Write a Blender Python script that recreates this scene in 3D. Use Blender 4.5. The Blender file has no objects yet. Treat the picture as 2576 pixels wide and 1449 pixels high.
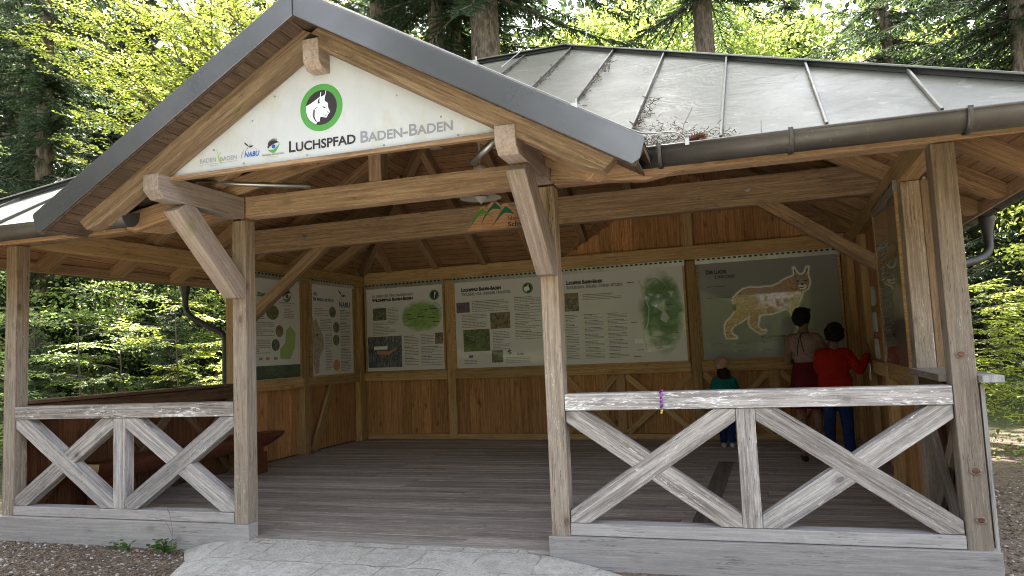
import bpy, bmesh, math, random
import numpy as np
from mathutils import Vector, Matrix
from mathutils.geometry import tessellate_polygon
SC = bpy.context.scene
COL = SC.collection
rad = math.radians
# ---------------------------------------------------------------- camera
YAW, PITCH, ROLL, F = -0.2955, 0.0866, -0.0428, 1781.5
CAMP = Vector((1.388, -5.29, 1.4))
fw = Vector((math.sin(YAW)*math.cos(PITCH), math.cos(YAW)*math.cos(PITCH), math.sin(PITCH)))
r0 = Vector((math.cos(YAW), -math.sin(YAW), 0)); u0 = r0.cross(fw)
rr = math.cos(ROLL)*r0 + math.sin(ROLL)*u0
uu = -math.sin(ROLL)*r0 + math.cos(ROLL)*u0
cd = bpy.data.cameras.new("camera"); cam = bpy.data.objects.new("camera", cd); COL.objects.link(cam)
cd.sensor_width = 36; cd.lens = 36*F/2576; cd.clip_start = 0.05; cd.clip_end = 500
cam.matrix_world = Matrix(((rr.x, uu.x, -fw.x, CAMP.x), (rr.y, uu.y, -fw.y, CAMP.y), (rr.z, uu.z, -fw.z, CAMP.z), (0, 0, 0, 1)))
SC.camera = cam
# ---------------------------------------------------------------- sky, sun, exposure
SUN_EL, SUN_AZ = rad(52), rad(-38)      # azimuth from +Y towards +X: the sun stands behind the pavilion, to the left
w = bpy.data.worlds.new("World"); SC.world = w; w.use_nodes = True
nt = w.node_tree; bg = nt.nodes["Background"]
sky = nt.nodes.new("ShaderNodeTexSky"); sky.sky_type = 'NISHITA'; sky.sun_disc = False
sky.sun_elevation = SUN_EL; sky.sun_rotation = SUN_AZ; sky.air_density = 1.0; sky.dust_density = 2.5; sky.ozone_density = 0.6
hs = nt.nodes.new("ShaderNodeHueSaturation"); hs.inputs['Saturation'].default_value = .38; nt.links.new(sky.outputs[0], hs.inputs['Color'])
nt.links.new(hs.outputs[0], bg.inputs[0]); bg.inputs[1].default_value = 0.15
sd = bpy.data.lights.new("sun", 'SUN'); sun = bpy.data.objects.new("sun", sd); COL.objects.link(sun)
sd.energy = 5.0; sd.angle = rad(0.6); sd.color = (1, 0.95, 0.86)
S_ = Vector((math.sin(SUN_AZ)*math.cos(SUN_EL), math.cos(SUN_AZ)*math.cos(SUN_EL), math.sin(SUN_EL)))
sun.rotation_euler = S_.to_track_quat('Z', 'Y').to_euler()
SC.view_settings.view_transform = 'Standard'; SC.view_settings.look = 'None'; SC.view_settings.gamma = 1
SC.view_settings.exposure = 2.8
SC.cycles.filter_width = 1.0
SC.cycles.diffuse_bounces = 8
SC.cycles.max_bounces = 10; SC.cycles.transparent_max_bounces = 6
random.seed(7); rng = np.random.default_rng(7)
# ---------------------------------------------------------------- helpers
def S(p):
    """the building's plan is a few degrees out of square"""
    x, y, z = p
    return Vector((x + .053*y, y*(1 - .006*(x + 1.35)), z))
def link(name, me, parent=None, mat=None, M=None, mats=None):
    o = bpy.data.objects.new(name, me); COL.objects.link(o)
    if mats:
        for m in mats: me.materials.append(m)
    elif mat and not me.materials: me.materials.append(mat)
    if M is not None: o.matrix_world = M
    if parent is not None:
        o.parent = parent
        if M is not None: o.matrix_basis = GW[parent.name].inverted() @ M
        else: o.matrix_basis = GW[parent.name].inverted()
        GW[o.name] = M.copy() if M is not None else Matrix.Identity(4)
    else: GW[o.name] = M.copy() if M is not None else Matrix.Identity(4)
    return o
GW = {}
def tag(o, label, cat=None, group=None, kind=None):
    if label: o['label'] = label
    if cat: o['category'] = cat
    if group: o['group'] = group
    if kind: o['kind'] = kind
    return o
def thing(name, loc, label, cat, group=None):
    o = bpy.data.objects.new(name, None); COL.objects.link(o); o.empty_display_size = .2
    o.location = loc; GW[o.name] = Matrix.Translation(Vector(loc))
    return tag(o, label, cat, group)
def mesh(verts, faces, smooth=False):
    me = bpy.data.meshes.new("m"); me.from_pydata([tuple(v) for v in verts], [], faces)
    if smooth: me.polygons.foreach_set('use_smooth', [True]*len(me.polygons))
    me.update(); return me
def bm_mesh(bm, smooth=False):
    me = bpy.data.meshes.new("m"); bm.to_mesh(me); bm.free()
    if smooth: me.polygons.foreach_set('use_smooth', [True]*len(me.polygons))
    return me
def prism(outline, y0, y1, bev=.004):
    """outline in local x,z, extruded along local y"""
    bm = bmesh.new()
    a = [bm.verts.new((x, y0, z)) for x, z in outline]; b = [bm.verts.new((x, y1, z)) for x, z in outline]
    n = len(outline)
    bm.faces.new(a); bm.faces.new(b[::-1])
    for i in range(n): bm.faces.new((a[i], b[i], b[(i+1) % n], a[(i+1) % n]))
    bmesh.ops.recalc_face_normals(bm, faces=bm.faces)
    if bev: bmesh.ops.bevel(bm, geom=list(bm.edges), offset=bev, segments=1, affect='EDGES', clamp_overlap=True)
    return bm_mesh(bm)
def frame(p0, p1, up=(0, 0, 1)):
    x = (Vector(p1)-Vector(p0)).normalized(); up = Vector(up)
    y = up.cross(x).normalized(); z = x.cross(y)
    return Matrix(((x.x, y.x, z.x, p0[0]), (x.y, y.y, z.y, p0[1]), (x.z, y.z, z.z, p0[2]), (0, 0, 0, 1)))
def beam(name, p0, p1, wd, ht, mat, parent, up=(0, 0, 1), bev=.005, cut0=0, cut1=0, chamf=0):
    """box beam on the axis p0-p1; wd along local y, ht along local z; cut = bottom pulled in (plumb/mitre cut)"""
    p0, p1 = Vector(p0), Vector(p1); L = (p1-p0).length
    o = [(cut0, -ht/2), (L-cut1, -ht/2), (L, ht/2), (0, ht/2)]
    if chamf: o = [(0, -ht/2), (L-chamf, -ht/2), (L, -ht/2+chamf*.62), (L, ht/2), (0, ht/2)]
    return link(name, prism(o, -wd/2, wd/2, bev), parent, mat, frame(p0, p1, up))
def box(name, lo, hi, mat, parent, bev=.004, ax=0, shear=True):
    """axis aligned box in plan coordinates; local x runs along axis ax (the grain)"""
    lo, hi = list(lo), list(hi)
    c = [(lo[i]+hi[i])/2 for i in range(3)]
    a, b = list(c), list(c); a[ax] = lo[ax]; b[ax] = hi[ax]
    f = S if shear else Vector
    A, B = f(a), f(b)
    if ax == 0: return beam(name, A, B, hi[1]-lo[1], hi[2]-lo[2], mat, parent, bev=bev)
    if ax == 1: return beam(name, A, B, hi[0]-lo[0], hi[2]-lo[2], mat, parent, bev=bev)
    return beam(name, A, B, hi[1]-lo[1], hi[0]-lo[0], mat, parent, up=(1, 0, 0), bev=bev)
def tube(pts, r, n=10, cap=True, smooth=True, rads=None):
    pts = [Vector(p) for p in pts]; V, Fc = [], []
    up = Vector((0, 0, 1))
    for i, p in enumerate(pts):
        d = (pts[min(i+1, len(pts)-1)]-pts[max(i-1, 0)]).normalized()
        a = up - d*up.dot(d)
        if a.length < .1: a = Vector((1, 0, 0)) - d*d.x
        a.normalize(); b = d.cross(a); up = a
        q = rads[i] if rads else r
        for k in range(n):
            t = 2*math.pi*k/n; V.append(p + (a*math.cos(t)+b*math.sin(t))*q)
    for i in range(len(pts)-1):
        for k in range(n):
            Fc.append((i*n+k, i*n+(k+1) % n, (i+1)*n+(k+1) % n, (i+1)*n+k))
    if cap: Fc += [tuple(range(n))[::-1], tuple((len(pts)-1)*n+k for k in range(n))]
    return V, Fc
def merge(parts):
    V, Fc = [], []
    for v, f in parts:
        o = len(V); V += list(v); Fc += [tuple(i+o for i in t) for t in f]
    return V, Fc
def bx(lo, hi):
    x0, y0, z0 = lo; x1, y1, z1 = hi
    V = [Vector(v) for v in ((x0, y0, z0), (x1, y0, z0), (x1, y1, z0), (x0, y1, z0), (x0, y0, z1), (x1, y0, z1), (x1, y1, z1), (x0, y1, z1))]
    return V, [(0, 3, 2, 1), (4, 5, 6, 7), (0, 1, 5, 4), (1, 2, 6, 5), (2, 3, 7, 6), (3, 0, 4, 7)]
def lathe(prof, n=32, M=None):
    V, Fc = [], []
    for r, z in prof:
        for k in range(n):
            t = 2*math.pi*k/n; V.append(Vector((r*math.cos(t), r*math.sin(t), z)))
    for i in range(len(prof)-1):
        for k in range(n): Fc.append((i*n+k, i*n+(k+1) % n, (i+1)*n+(k+1) % n, (i+1)*n+k))
    if M is not None: V = [M @ v for v in V]
    return V, Fc
def smoothpath(pts, n=6):
    pts = [Vector(p) for p in pts]; out = []
    for i in range(len(pts)-1):
        p0 = pts[max(i-1, 0)]; p1 = pts[i]; p2 = pts[i+1]; p3 = pts[min(i+2, len(pts)-1)]
        for k in range(n):
            t = k/n
            out.append(.5*((2*p1)+(p2-p0)*t+(2*p0-5*p1+4*p2-p3)*t*t+(3*p1-p0-3*p2+p3)*t**3))
    out.append(pts[-1]); return out
# ---------------------------------------------------------------- materials
MATS = {}
class NB:
    def __init__(s, name):
        s.m = bpy.data.materials.new(name); s.m.use_nodes = True; s.t = s.m.node_tree; s.N = s.t.nodes; s.L = s.t.links
        s.b = s.N["Principled BSDF"]; s.out = s.N["Material Output"]
    def n(s, typ, **kw):
        nd = s.N.new(typ)
        for k, v in kw.items():
            if k.startswith('i_'):
                key = k[2:]; key = int(key) if key.isdigit() else key.replace('_', ' ')
                if hasattr(v, 'outputs') or isinstance(v, bpy.types.NodeSocket): s.L.new(v if isinstance(v, bpy.types.NodeSocket) else v.outputs[0], nd.inputs[key])
                else: nd.inputs[key].default_value = v
            else: setattr(nd, k, v)
        return nd
    def math(s, op, a, b=0.0, c=None, clamp=False):
        nd = s.N.new('ShaderNodeMath'); nd.operation = op; nd.use_clamp = clamp
        for i, v in enumerate((a, b) if c is None else (a, b, c)):
            if isinstance(v, (int, float)): nd.inputs[i].default_value = v
            else: s.L.new(v, nd.inputs[i])
        return nd.outputs[0]
    def mix(s, f, a, b):
        nd = s.N.new('ShaderNodeMix'); nd.data_type = 'RGBA'
        for i, v in ((0, f), (6, a), (7, b)):
            if isinstance(v, bpy.types.NodeSocket): s.L.new(v, nd.inputs[i])
            elif i == 0: nd.inputs[0].default_value = v
            else: nd.inputs[i].default_value = (*v, 1)[:4]
        return nd.outputs[2]
    def step(s, v, a, b):
        nd = s.N.new('ShaderNodeMapRange'); nd.interpolation_type = 'SMOOTHSTEP'
        s.L.new(v, nd.inputs[0]); nd.inputs[1].default_value = a; nd.inputs[2].default_value = b
        return nd.outputs[0]
    def noise(s, vec, scale, detail=4, rough=.55, dist=0):
        nd = s.n('ShaderNodeTexNoise', i_Scale=scale, i_Detail=detail, i_Roughness=rough, i_Distortion=dist)
        s.L.new(vec, nd.inputs['Vector']); return nd.outputs[0]
    def bump(s, h, strength, dist=.01):
        nd = s.n('ShaderNodeBump', i_Strength=strength, i_Distance=dist); s.L.new(h, nd.inputs['Height'])
        s.L.new(nd.outputs[0], s.b.inputs['Normal'])
    def base(s, c, rough=.7, metal=0, spec=.5):
        if isinstance(c, bpy.types.NodeSocket): s.L.new(c, s.b.inputs['Base Color'])
        else: s.b.inputs['Base Color'].default_value = (*c, 1)[:4]
        if isinstance(rough, bpy.types.NodeSocket): s.L.new(rough, s.b.inputs['Roughness'])
        else: s.b.inputs['Roughness'].default_value = rough
        s.b.inputs['Metallic'].default_value = metal; s.b.inputs['Specular IOR Level'].default_value = spec
        return s.m
def wood(name, dark, mid, light, ax=0, flakes=None, fl=.60, moss=0, rough=.75, bump=.35, knots=.5, grey=None, zr=None, lines=None, island=False, stain=.35):
    b = NB(name); tc = b.n('ShaderNodeTexCoord'); co = tc.outputs['Object']
    oi = b.n('ShaderNodeObjectInfo'); geo = b.n('ShaderNodeNewGeometry')
    rnd = geo.outputs['Random Per Island'] if island else oi.outputs['Random']
    off = b.n('ShaderNodeCombineXYZ'); k = b.math('MULTIPLY', rnd, 37.0)
    for i in range(3): b.L.new(k, off.inputs[i])
    ad = b.n('ShaderNodeVectorMath', operation='ADD'); b.L.new(co, ad.inputs[0]); b.L.new(off.outputs[0], ad.inputs[1]); p = ad.outputs[0]
    def mp(al, ac):
        sc = [ac, ac, ac]; sc[ax] = al
        m = b.n('ShaderNodeMapping'); m.inputs['Scale'].default_value = sc; b.L.new(p, m.inputs[0]); return m.outputs[0]
    g1 = b.noise(mp(1.5, 46), 1.0, 9, .72, .25)
    g2 = b.noise(mp(5, 150), 1.0, 4, .7)
    ck = b.noise(mp(.9, 30), 1.0, 4, .6, .3); crack = b.math('MULTIPLY', b.step(b.math('ABSOLUTE', b.math('SUBTRACT', ck, .5)), .012, .004), b.step(b.noise(mp(2.2, 5), 1.0, 3, .5), .48, .58))
    tone = b.noise(mp(1.1, 3.2), 1.0, 4, .55)
    blot = b.noise(mp(4, 9), 1.0, 5, .6)
    c = b.mix(b.step(g1, .36, .60), dark, mid); c = b.mix(b.step(b.math('ADD', b.math('MULTIPLY', g1, .5), b.math('MULTIPLY', g2, .5)), .48, .66), c, light)
    dk = tuple(v*.62 for v in dark)
    c = b.mix(b.math('MULTIPLY', b.step(tone, .5, .74), stain), c, dk)
    c = b.mix(b.math('MULTIPLY', b.step(blot, .54, .72), stain*.7), c, tuple(v*.8 for v in mid))
    if grey is not None:
        z = b.n('ShaderNodeSeparateXYZ'); b.L.new(geo.outputs['Position'], z.inputs[0])
        zz = b.math('ADD', z.outputs[2], b.math('MULTIPLY', b.math('SUBTRACT', tone, .5), 1.6))
        c2 = b.mix(b.step(g1, .36, .64), tuple(v*.62 for v in grey), grey)
        c2 = b.mix(b.step(g2, .55, .7), c2, tuple(min(1, v*1.35) for v in grey))
        c = b.mix(b.step(zz, zr[1], zr[0]), c, c2)
    sp = b.noise(mp(13, 62), 1.0, 6, .8); c = b.mix(b.math('MULTIPLY', b.step(sp, .56, .66), .40), c, tuple(min(.9, v*1.35) for v in light)); c = b.mix(b.math('MULTIPLY', b.step(sp, .44, .34), .45), c, tuple(v*.55 for v in dark))
    if flakes is not None:
        f1 = b.noise(mp(15, 80), 1.0, 6, .75, .2); f2 = b.noise(mp(1.6, 5), 1.0, 4, .65)
        ff = b.step(b.math('ADD', f1, b.math('MULTIPLY', b.math('SUBTRACT', f2, .5), .7)), fl, fl+.05)
        c = b.mix(b.math('MULTIPLY', ff, .8), c, flakes)
    if knots:
        vo = b.n('ShaderNodeTexVoronoi', i_Scale=1.0); b.L.new(mp(3.6, 6.5), vo.inputs['Vector'])
        kn = b.step(vo.outputs['Distance'], .16, .11); kr = b.math('MULTIPLY', b.step(vo.outputs['Distance'], .32, .16), .45)
        sep = b.n('ShaderNodeSeparateColor'); b.L.new(vo.outputs['Color'], sep.inputs[0])
        gt = b.math('MULTIPLY', b.step(sep.outputs[0], .46, .48), knots); kn = b.math('MULTIPLY', b.math('MAXIMUM', kn, kr), gt)
        c = b.mix(kn, c, (dark[0]*.42, dark[1]*.32, dark[2]*.3))
    if moss:
        ms = b.noise(p, 2.3, 5, .65); c = b.mix(b.math('MULTIPLY', b.step(ms, .62-.1*moss, .78-.1*moss), .65), c, (.17, .18, .03))
    c = b.mix(b.math('MULTIPLY', crack, .85), c, tuple(v*.3 for v in dark))
    hg = b.math('ADD', b.math('MULTIPLY', g1, .6), b.math('MULTIPLY', g2, .4))
    if lines:
        z = b.n('ShaderNodeSeparateXYZ'); b.L.new(co, z.inputs[0])
        fr = b.math('FRACT', b.math('DIVIDE', z.outputs[lines[0]], lines[1]))
        ln = b.step(b.math('ABSOLUTE', b.math('SUBTRACT', fr, .5)), .455, .485)
        fl_ = b.math('FLOOR', b.math('DIVIDE', z.outputs[lines[0]], lines[1]))
        wn = b.n('ShaderNodeTexWhiteNoise', noise_dimensions='1D'); b.L.new(fl_, wn.inputs['W'])
        c = b.mix(b.math('MULTIPLY', wn.outputs[0], .5), c, tuple(v*.55 for v in mid))
        c = b.mix(ln, c, tuple(v*.12 for v in dark)); hg = b.math('SUBTRACT', hg, b.math('MULTIPLY', ln, 1.5))
    c = b.mix(b.math('MULTIPLY', b.math('FRACT', b.math('MULTIPLY', rnd, 7.31)), .30), c, tuple(v*q for v, q in zip(mid, (.86, .98, 1.16))))
    hv = b.n('ShaderNodeHueSaturation'); b.L.new(c, hv.inputs['Color'])
    b.L.new(b.math('ADD', .77, b.math('MULTIPLY', rnd, .46)), hv.inputs['Value'])
    b.bump(hg, bump, .006)
    return b.base(hv.outputs[0], rough, 0, .25)
GREY = ((.16, .138, .125), (.37, .33, .31), (.56, .525, .505))
m_front = wood('weathered_grey_wood', *GREY, flakes=(.75, .74, .73), fl=.655, bump=.6, knots=.85)
m_rail = wood('flaking_rail_wood', *GREY, flakes=(.87, .86, .85), fl=.575, bump=.6, knots=.6)
m_base = wood('grey_board_wood', (.27, .24, .225), (.345, .312, .295), (.42, .39, .37), stain=.2, bump=.3, knots=.5)
m_post = wood('post_wood', (.17, .115, .07), (.27, .19, .12), (.37, .28, .19), grey=(.32, .265, .22), zr=(1.1, 2.6), flakes=(.55, .50, .44), fl=.66, bump=.6, moss=.3, knots=.7)
m_mid = wood('sheltered_beam_wood', (.16, .095, .05), (.31, .195, .11), (.43, .29, .175), bump=.35, moss=.15, flakes=(.45, .37, .27), fl=.70)
m_gab = wood('gable_rafter_wood', (.12, .075, .04), (.25, .165, .095), (.36, .25, .155), bump=.35, moss=.7, stain=.5)
m_rose = wood('bleached_brace_wood', (.27, .195, .15), (.37, .285, .23), (.46, .38, .32), flakes=(.55, .48, .42), fl=.66, moss=.35, bump=.5)
m_int = wood('interior_frame_wood', (.30, .17, .07), (.46, .285, .125), (.56, .37, .19), bump=.25)
m_board = wood('interior_board_wood', (.28, .12, .045), (.46, .225, .085), (.58, .33, .145), ax=2, bump=.25, island=True, knots=.8)
m_board_shade = wood('shaded_low_wall_board', (.07, .025, .012), (.13, .05, .02), (.19, .085, .04), ax=2, bump=.25, island=True)  # shade below the low wall and its cap, put into the board colour
m_frame_shade = wood('shaded_low_wall_frame', (.08, .04, .022), (.14, .075, .04), (.20, .12, .07))  # same shade put into the colour of the rails, braces and cap
m_ceil = wood('ceiling_board_wood', (.28, .14, .065), (.44, .245, .12), (.54, .33, .175), ax=0, bump=.25, lines=(1, .115))
m_ceils = wood('side_ceiling_board_wood', (.28, .14, .065), (.44, .245, .12), (.54, .33, .175), ax=1, bump=.25, lines=(0, .115))
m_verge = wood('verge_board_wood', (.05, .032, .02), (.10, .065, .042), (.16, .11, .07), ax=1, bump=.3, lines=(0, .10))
m_raft = wood('rafter_wood', (.20, .115, .055), (.34, .205, .105), (.45, .285, .155), bump=.3, moss=.25)
m_floor = wood('floor_board_wood', (.21, .17, .14), (.41, .35, .305), (.58, .51, .45), ax=0, island=True, flakes=(.6, .57, .54), fl=.62, bump=.5, knots=.2, rough=.6)
m_log = wood('bench_log_wood', (.09, .028, .014), (.14, .045, .02), (.19, .075, .035), rough=.45)
m_logend = wood('cut_log_wood', (.35, .24, .12), (.48, .34, .18), (.55, .42, .25))
m_side = wood('outer_board_wood', (.22, .205, .19), (.34, .325, .305), (.45, .43, .41), ax=2, island=True, bump=.5)
def metal(name, col, rough, met, dirt=None, wr=0, sc=3.0):
    b = NB(name); p = b.n('ShaderNodeTexCoord').outputs['Object']
    n1 = b.noise(p, sc, 6, .65); n2 = b.noise(p, sc*9, 4, .6)
    c = b.mix(b.step(n1, .35, .7), col, tuple(v*.72 for v in col))
    if dirt: c = b.mix(b.math('MULTIPLY', b.step(n2, .6, .7), .55), c, dirt)
    r = b.math('ADD', rough, b.math('MULTIPLY', b.math('SUBTRACT', n1, .5), .3))
    b.base(c, r, met)
    if wr:
        mp = b.n('ShaderNodeMapping'); mp.inputs['Scale'].default_value = (1.6, 2.4, 2.4); b.L.new(p, mp.inputs[0])
        h = b.noise(mp.outputs[0], 1.3, 3, .5, 1.2); h2 = b.noise(p, 14, 4, .6)
        b.bump(b.math('ADD', h, b.math('MULTIPLY', h2, .12)), wr, .05)
    return b.m
m_roof = metal('weathered_zinc_roof', (.105, .105, .078), .42, .35, (.20, .195, .15), .4, 1.0)
m_seam = metal('roof_seam_metal', (.14, .135, .115), .4, .7, (.15, .13, .10))
m_gut = metal('brown_grey_gutter_metal', (.085, .075, .065), .42, .5, (.12, .12, .10)); m_pipe = metal('dark_downpipe_metal', (.022, .019, .016), .5, 0)
m_fas = metal('verge_flashing_metal', (.15, .145, .14), .24, .85, None, .02, .8)
m_steel = metal('dull_steel', (.42, .41, .38), .38, .9)
m_alu = metal('aluminium_strip', (.55, .54, .50), .35, .8)
m_dark = NB('dark_slot').base((.03, .03, .028), .8)
def paint(name, col, coat=0.0, rough=.5, emit=0):
    b = NB(name); b.base(col, rough)
    if coat: b.b.inputs['Coat Weight'].default_value = coat; b.b.inputs['Coat Roughness'].default_value = .03; b.b.inputs['Coat IOR'].default_value = 1.45
    return b.m
m_sheet = paint('poster_sheet', (.64, .62, .615), .75); m_sheet4 = paint('poster_grey_sheet', (.24, .235, .225), .45); m_sheet7 = paint('dull_poster_sheet', (.15, .125, .10), 1); m_pblack = paint('poster_black_ink', (.02, .02, .03), 1); m_pgrey = paint('poster_grey_ink', (.22, .22, .22), 1)
m_ptext = paint('poster_text_ink', (.20, .20, .19), 1); m_pgreen = paint('poster_green_ink', (.07, .22, .05), 1); m_plight = paint('poster_pale_green', (.30, .42, .16), 1)
m_pblue = paint('poster_blue_ink', (.02, .06, .25), 1); m_dot = paint('poster_yellow_green_dot', (.45, .6, .03), 1); m_white = paint('poster_white_ink', (.8, .8, .8), 1); m_glow = paint('poster_lynx_halo', (.93, .90, .87), .4)
def softmap(name, cen, r_, col):
    b = NB(name); g = b.n('ShaderNodeNewGeometry'); p = g.outputs['Position']; m = b.n('ShaderNodeMapping'); b.L.new(p, m.inputs[0]); m.inputs['Location'].default_value = (-cen[0]/r_[0], 0, -cen[1]/r_[1]); m.inputs['Scale'].default_value = (1/r_[0], 0, 1/r_[1])
    ln = b.n('ShaderNodeVectorMath', operation='LENGTH'); b.L.new(m.outputs[0], ln.inputs[0]); n1 = b.noise(p, 6, 5, .7)
    f = b.step(b.math('ADD', ln.outputs['Value'], b.math('MULTIPLY', b.math('SUBTRACT', n1, .5), .7)), 1.08, .62)
    c = b.mix(f, (.64, .62, .615), b.mix(b.step(b.noise(p, 14, 4, .7), .4, .65), col, tuple(v*.72 for v in col))); b.base(c, .5); b.b.inputs['Coat Weight'].default_value = 1; b.b.inputs['Coat Roughness'].default_value = .03; b.b.inputs['Coat IOR'].default_value = 1.45
    return b.m
m_map1 = softmap('soft_pale_map', (-3.89, 2.07), (.50, .29), (.26, .40, .12)); m_map3 = softmap('soft_green_map', (.36, 1.9), (.38, .68), (.09, .22, .05))
m_river = paint('poster_river_ink', (.40, .48, .36), 1); m_pred = paint('poster_orange_ink', (.5, .22, .08), 1)
def mottled(name, cols, scale, coat=1, stretch=(1, 1, 1)):
    b = NB(name); p = b.n('ShaderNodeTexCoord').outputs['Object']
    mp = b.n('ShaderNodeMapping'); mp.inputs['Scale'].default_value = stretch; b.L.new(p, mp.inputs[0])
    n1 = b.noise(mp.outputs[0], scale, 6, .7, .4); n2 = b.noise(mp.outputs[0], scale*3, 5, .7)
    c = b.mix(b.step(n1, .38, .6), cols[0], cols[1]); c = b.mix(b.step(n2, .52, .66), c, cols[2]); b.base(c, .5)
    if coat: b.b.inputs['Coat Weight'].default_value = 1; b.b.inputs['Coat Roughness'].default_value = .03; b.b.inputs['Coat IOR'].default_value = 1.45
    return b.m
m_ph1 = mottled('photo_forest', ((.03, .04, .03), (.12, .12, .07), (.30, .28, .2)), 9)
m_ph2 = mottled('photo_tower', ((.03, .035, .05), (.10, .10, .12), (.30, .36, .45)), 7, stretch=(3, 3, .8))
m_ph3 = mottled('photo_green', ((.04, .07, .02), (.12, .17, .06), (.25, .22, .12)), 10)
m_ph4 = mottled('photo_lynxes', ((.05, .045, .03), (.22, .15, .08), (.35, .28, .18)), 12)
m_purp = mottled('photo_purple', ((.08, .06, .09), (.14, .11, .14), (.2, .16, .18)), 14)
m_land = mottled('photo_hills', ((.02, .05, .03), (.05, .09, .04), (.10, .13, .15)), 5, stretch=(1, 1, 4))
m_fur = mottled('lynx_fur_print', ((.30, .13, .05), (.58, .32, .15), (.85, .62, .40)), 16, stretch=(1, 1, 1.8))
m_furd = mottled('lynx_back_print', ((.34, .18, .12), (.52, .34, .24), (.68, .54, .42)), 18, stretch=(1, 1, 2.5))
m_furh = mottled('lynx_head_print', ((.22, .16, .11), (.40, .33, .27), (.62, .58, .52)), 22)
m_signw = mottled('gable_sign_sheet', ((.50, .515, .53), (.54, .555, .57), (.49, .49, .46)), 1.7, 0, (1, 1, .6))
m_sblk = paint('sign_black', (.025, .015, .02)); m_sgry = paint('sign_grey', (.25, .25, .28)); m_sgrn = paint('sign_green', (.07, .30, .05)); m_sblu = paint('sign_blue', (.015, .09, .42)); m_swht = paint('sign_white', (.68, .72, .78)); m_slgn = paint('sign_light_green', (.30, .50, .12))
m_mwood = wood('logo_board_wood', (.30, .15, .07), (.42, .225, .115), (.50, .29, .16), bump=.15)
m_mg1 = paint('logo_green', (.08, .26, .02)); m_mg2 = paint('logo_dark_green', (.0, .11, .05))
m_strip = wood('dark_floor_board_wood', (.09, .075, .065), (.16, .135, .12), (.24, .21, .19), ax=1)
m_lamp = paint('lamp_enamel', (.42, .40, .36), 0, .35)
def leafmat(name, col, tr, vari=.35):
    b = NB(name); g = b.n('ShaderNodeNewGeometry'); r = g.outputs['Random Per Island']
    p = g.outputs['Position']; n1 = b.noise(p, .9, 2, .5)
    c = b.mix(r, tuple(v*(1-vari) for v in col), tuple(min(1, v*(1+vari)) for v in col)); c = b.mix(b.math('MULTIPLY', b.step(n1, .4, .65), .35), c, tuple(v*.65 for v in col))
    b.base(c, .45, 0, .4)
    tl = b.n('ShaderNodeBsdfTranslucent'); ct = b.mix(.5, c, tuple(tr)); b.L.new(ct, tl.inputs[0])
    mx = b.n('ShaderNodeMixShader', i_0=.55); b.L.new(b.b.outputs[0], mx.inputs[1]); b.L.new(tl.outputs[0], mx.inputs[2]); b.L.new(mx.outputs[0], b.out.inputs[0])
    return b.m
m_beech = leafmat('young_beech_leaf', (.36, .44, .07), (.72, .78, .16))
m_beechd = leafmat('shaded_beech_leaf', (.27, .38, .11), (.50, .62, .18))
m_spruce = leafmat('spruce_needles', (.045, .072, .036), (.09, .13, .05), .5)
m_sprucel = leafmat('pale_spruce_needles', (.17, .235, .14), (.26, .34, .15), .5)
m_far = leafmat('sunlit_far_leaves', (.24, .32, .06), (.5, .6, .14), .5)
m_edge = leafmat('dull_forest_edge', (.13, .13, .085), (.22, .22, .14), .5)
m_fern = leafmat('weed_leaves', (.08, .18, .03), (.15, .3, .04))
def bark(name, a, c_):
    b = NB(name); p = b.n('ShaderNodeTexCoord').outputs['Object']
    mp = b.n('ShaderNodeMapping'); mp.inputs['Scale'].default_value = (9, 9, 2.6); b.L.new(p, mp.inputs[0])
    n1 = b.noise(mp.outputs[0], 1.6, 7, .7, .6); n2 = b.noise(p, 1.1, 3, .5)
    c = b.mix(b.step(n1, .35, .65), a, c_); c = b.mix(b.math('MULTIPLY', b.step(n2, .5, .7), .4), c, (.07, .08, .035))
    b.bump(n1, .9, .03); return b.base(c, .9, 0, .1)
m_bark = bark('spruce_bark', (.075, .06, .045), (.24, .19, .145)); m_twig = bark('beech_bark', (.09, .08, .06), (.20, .18, .14))
def groundmat():
    b = NB('forest_ground'); g = b.n('ShaderNodeNewGeometry'); p = g.outputs['Position']
    n1 = b.noise(p, 1.4, 6, .65); n2 = b.noise(p, 26, 6, .75); n3 = b.noise(p, 90, 3, .7); n4 = b.noise(p, .25, 3, .5)
    c = b.mix(b.step(n2, .4, .62), (.15, .11, .085), (.30, .24, .19)); c = b.mix(b.step(n3, .58, .68), c, (.45, .40, .33)); c = b.mix(b.math('MULTIPLY', b.step(n1, .5, .65), .6), c, (.20, .15, .115))
    gr = b.mix(b.step(n2, .4, .62), (.08, .09, .035), (.19, .21, .09))
    z = b.n('ShaderNodeSeparateXYZ'); b.L.new(p, z.inputs[0])
    far = b.math('ADD', b.step(z.outputs[1], -6.5, -9), b.math('ADD', b.step(z.outputs[1], 7, 11), b.step(z.outputs[0], -7, -10)), clamp=True)
    m_ = b.math('MULTIPLY', far, b.step(b.math('ADD', n4, b.math('MULTIPLY', n1, .4)), .5, .66))
    c = b.mix(m_, c, gr); b.bump(b.math('ADD', n2, n3), .8, .03); return b.base(c, .95, 0, .15)
m_ground = groundmat()
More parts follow.
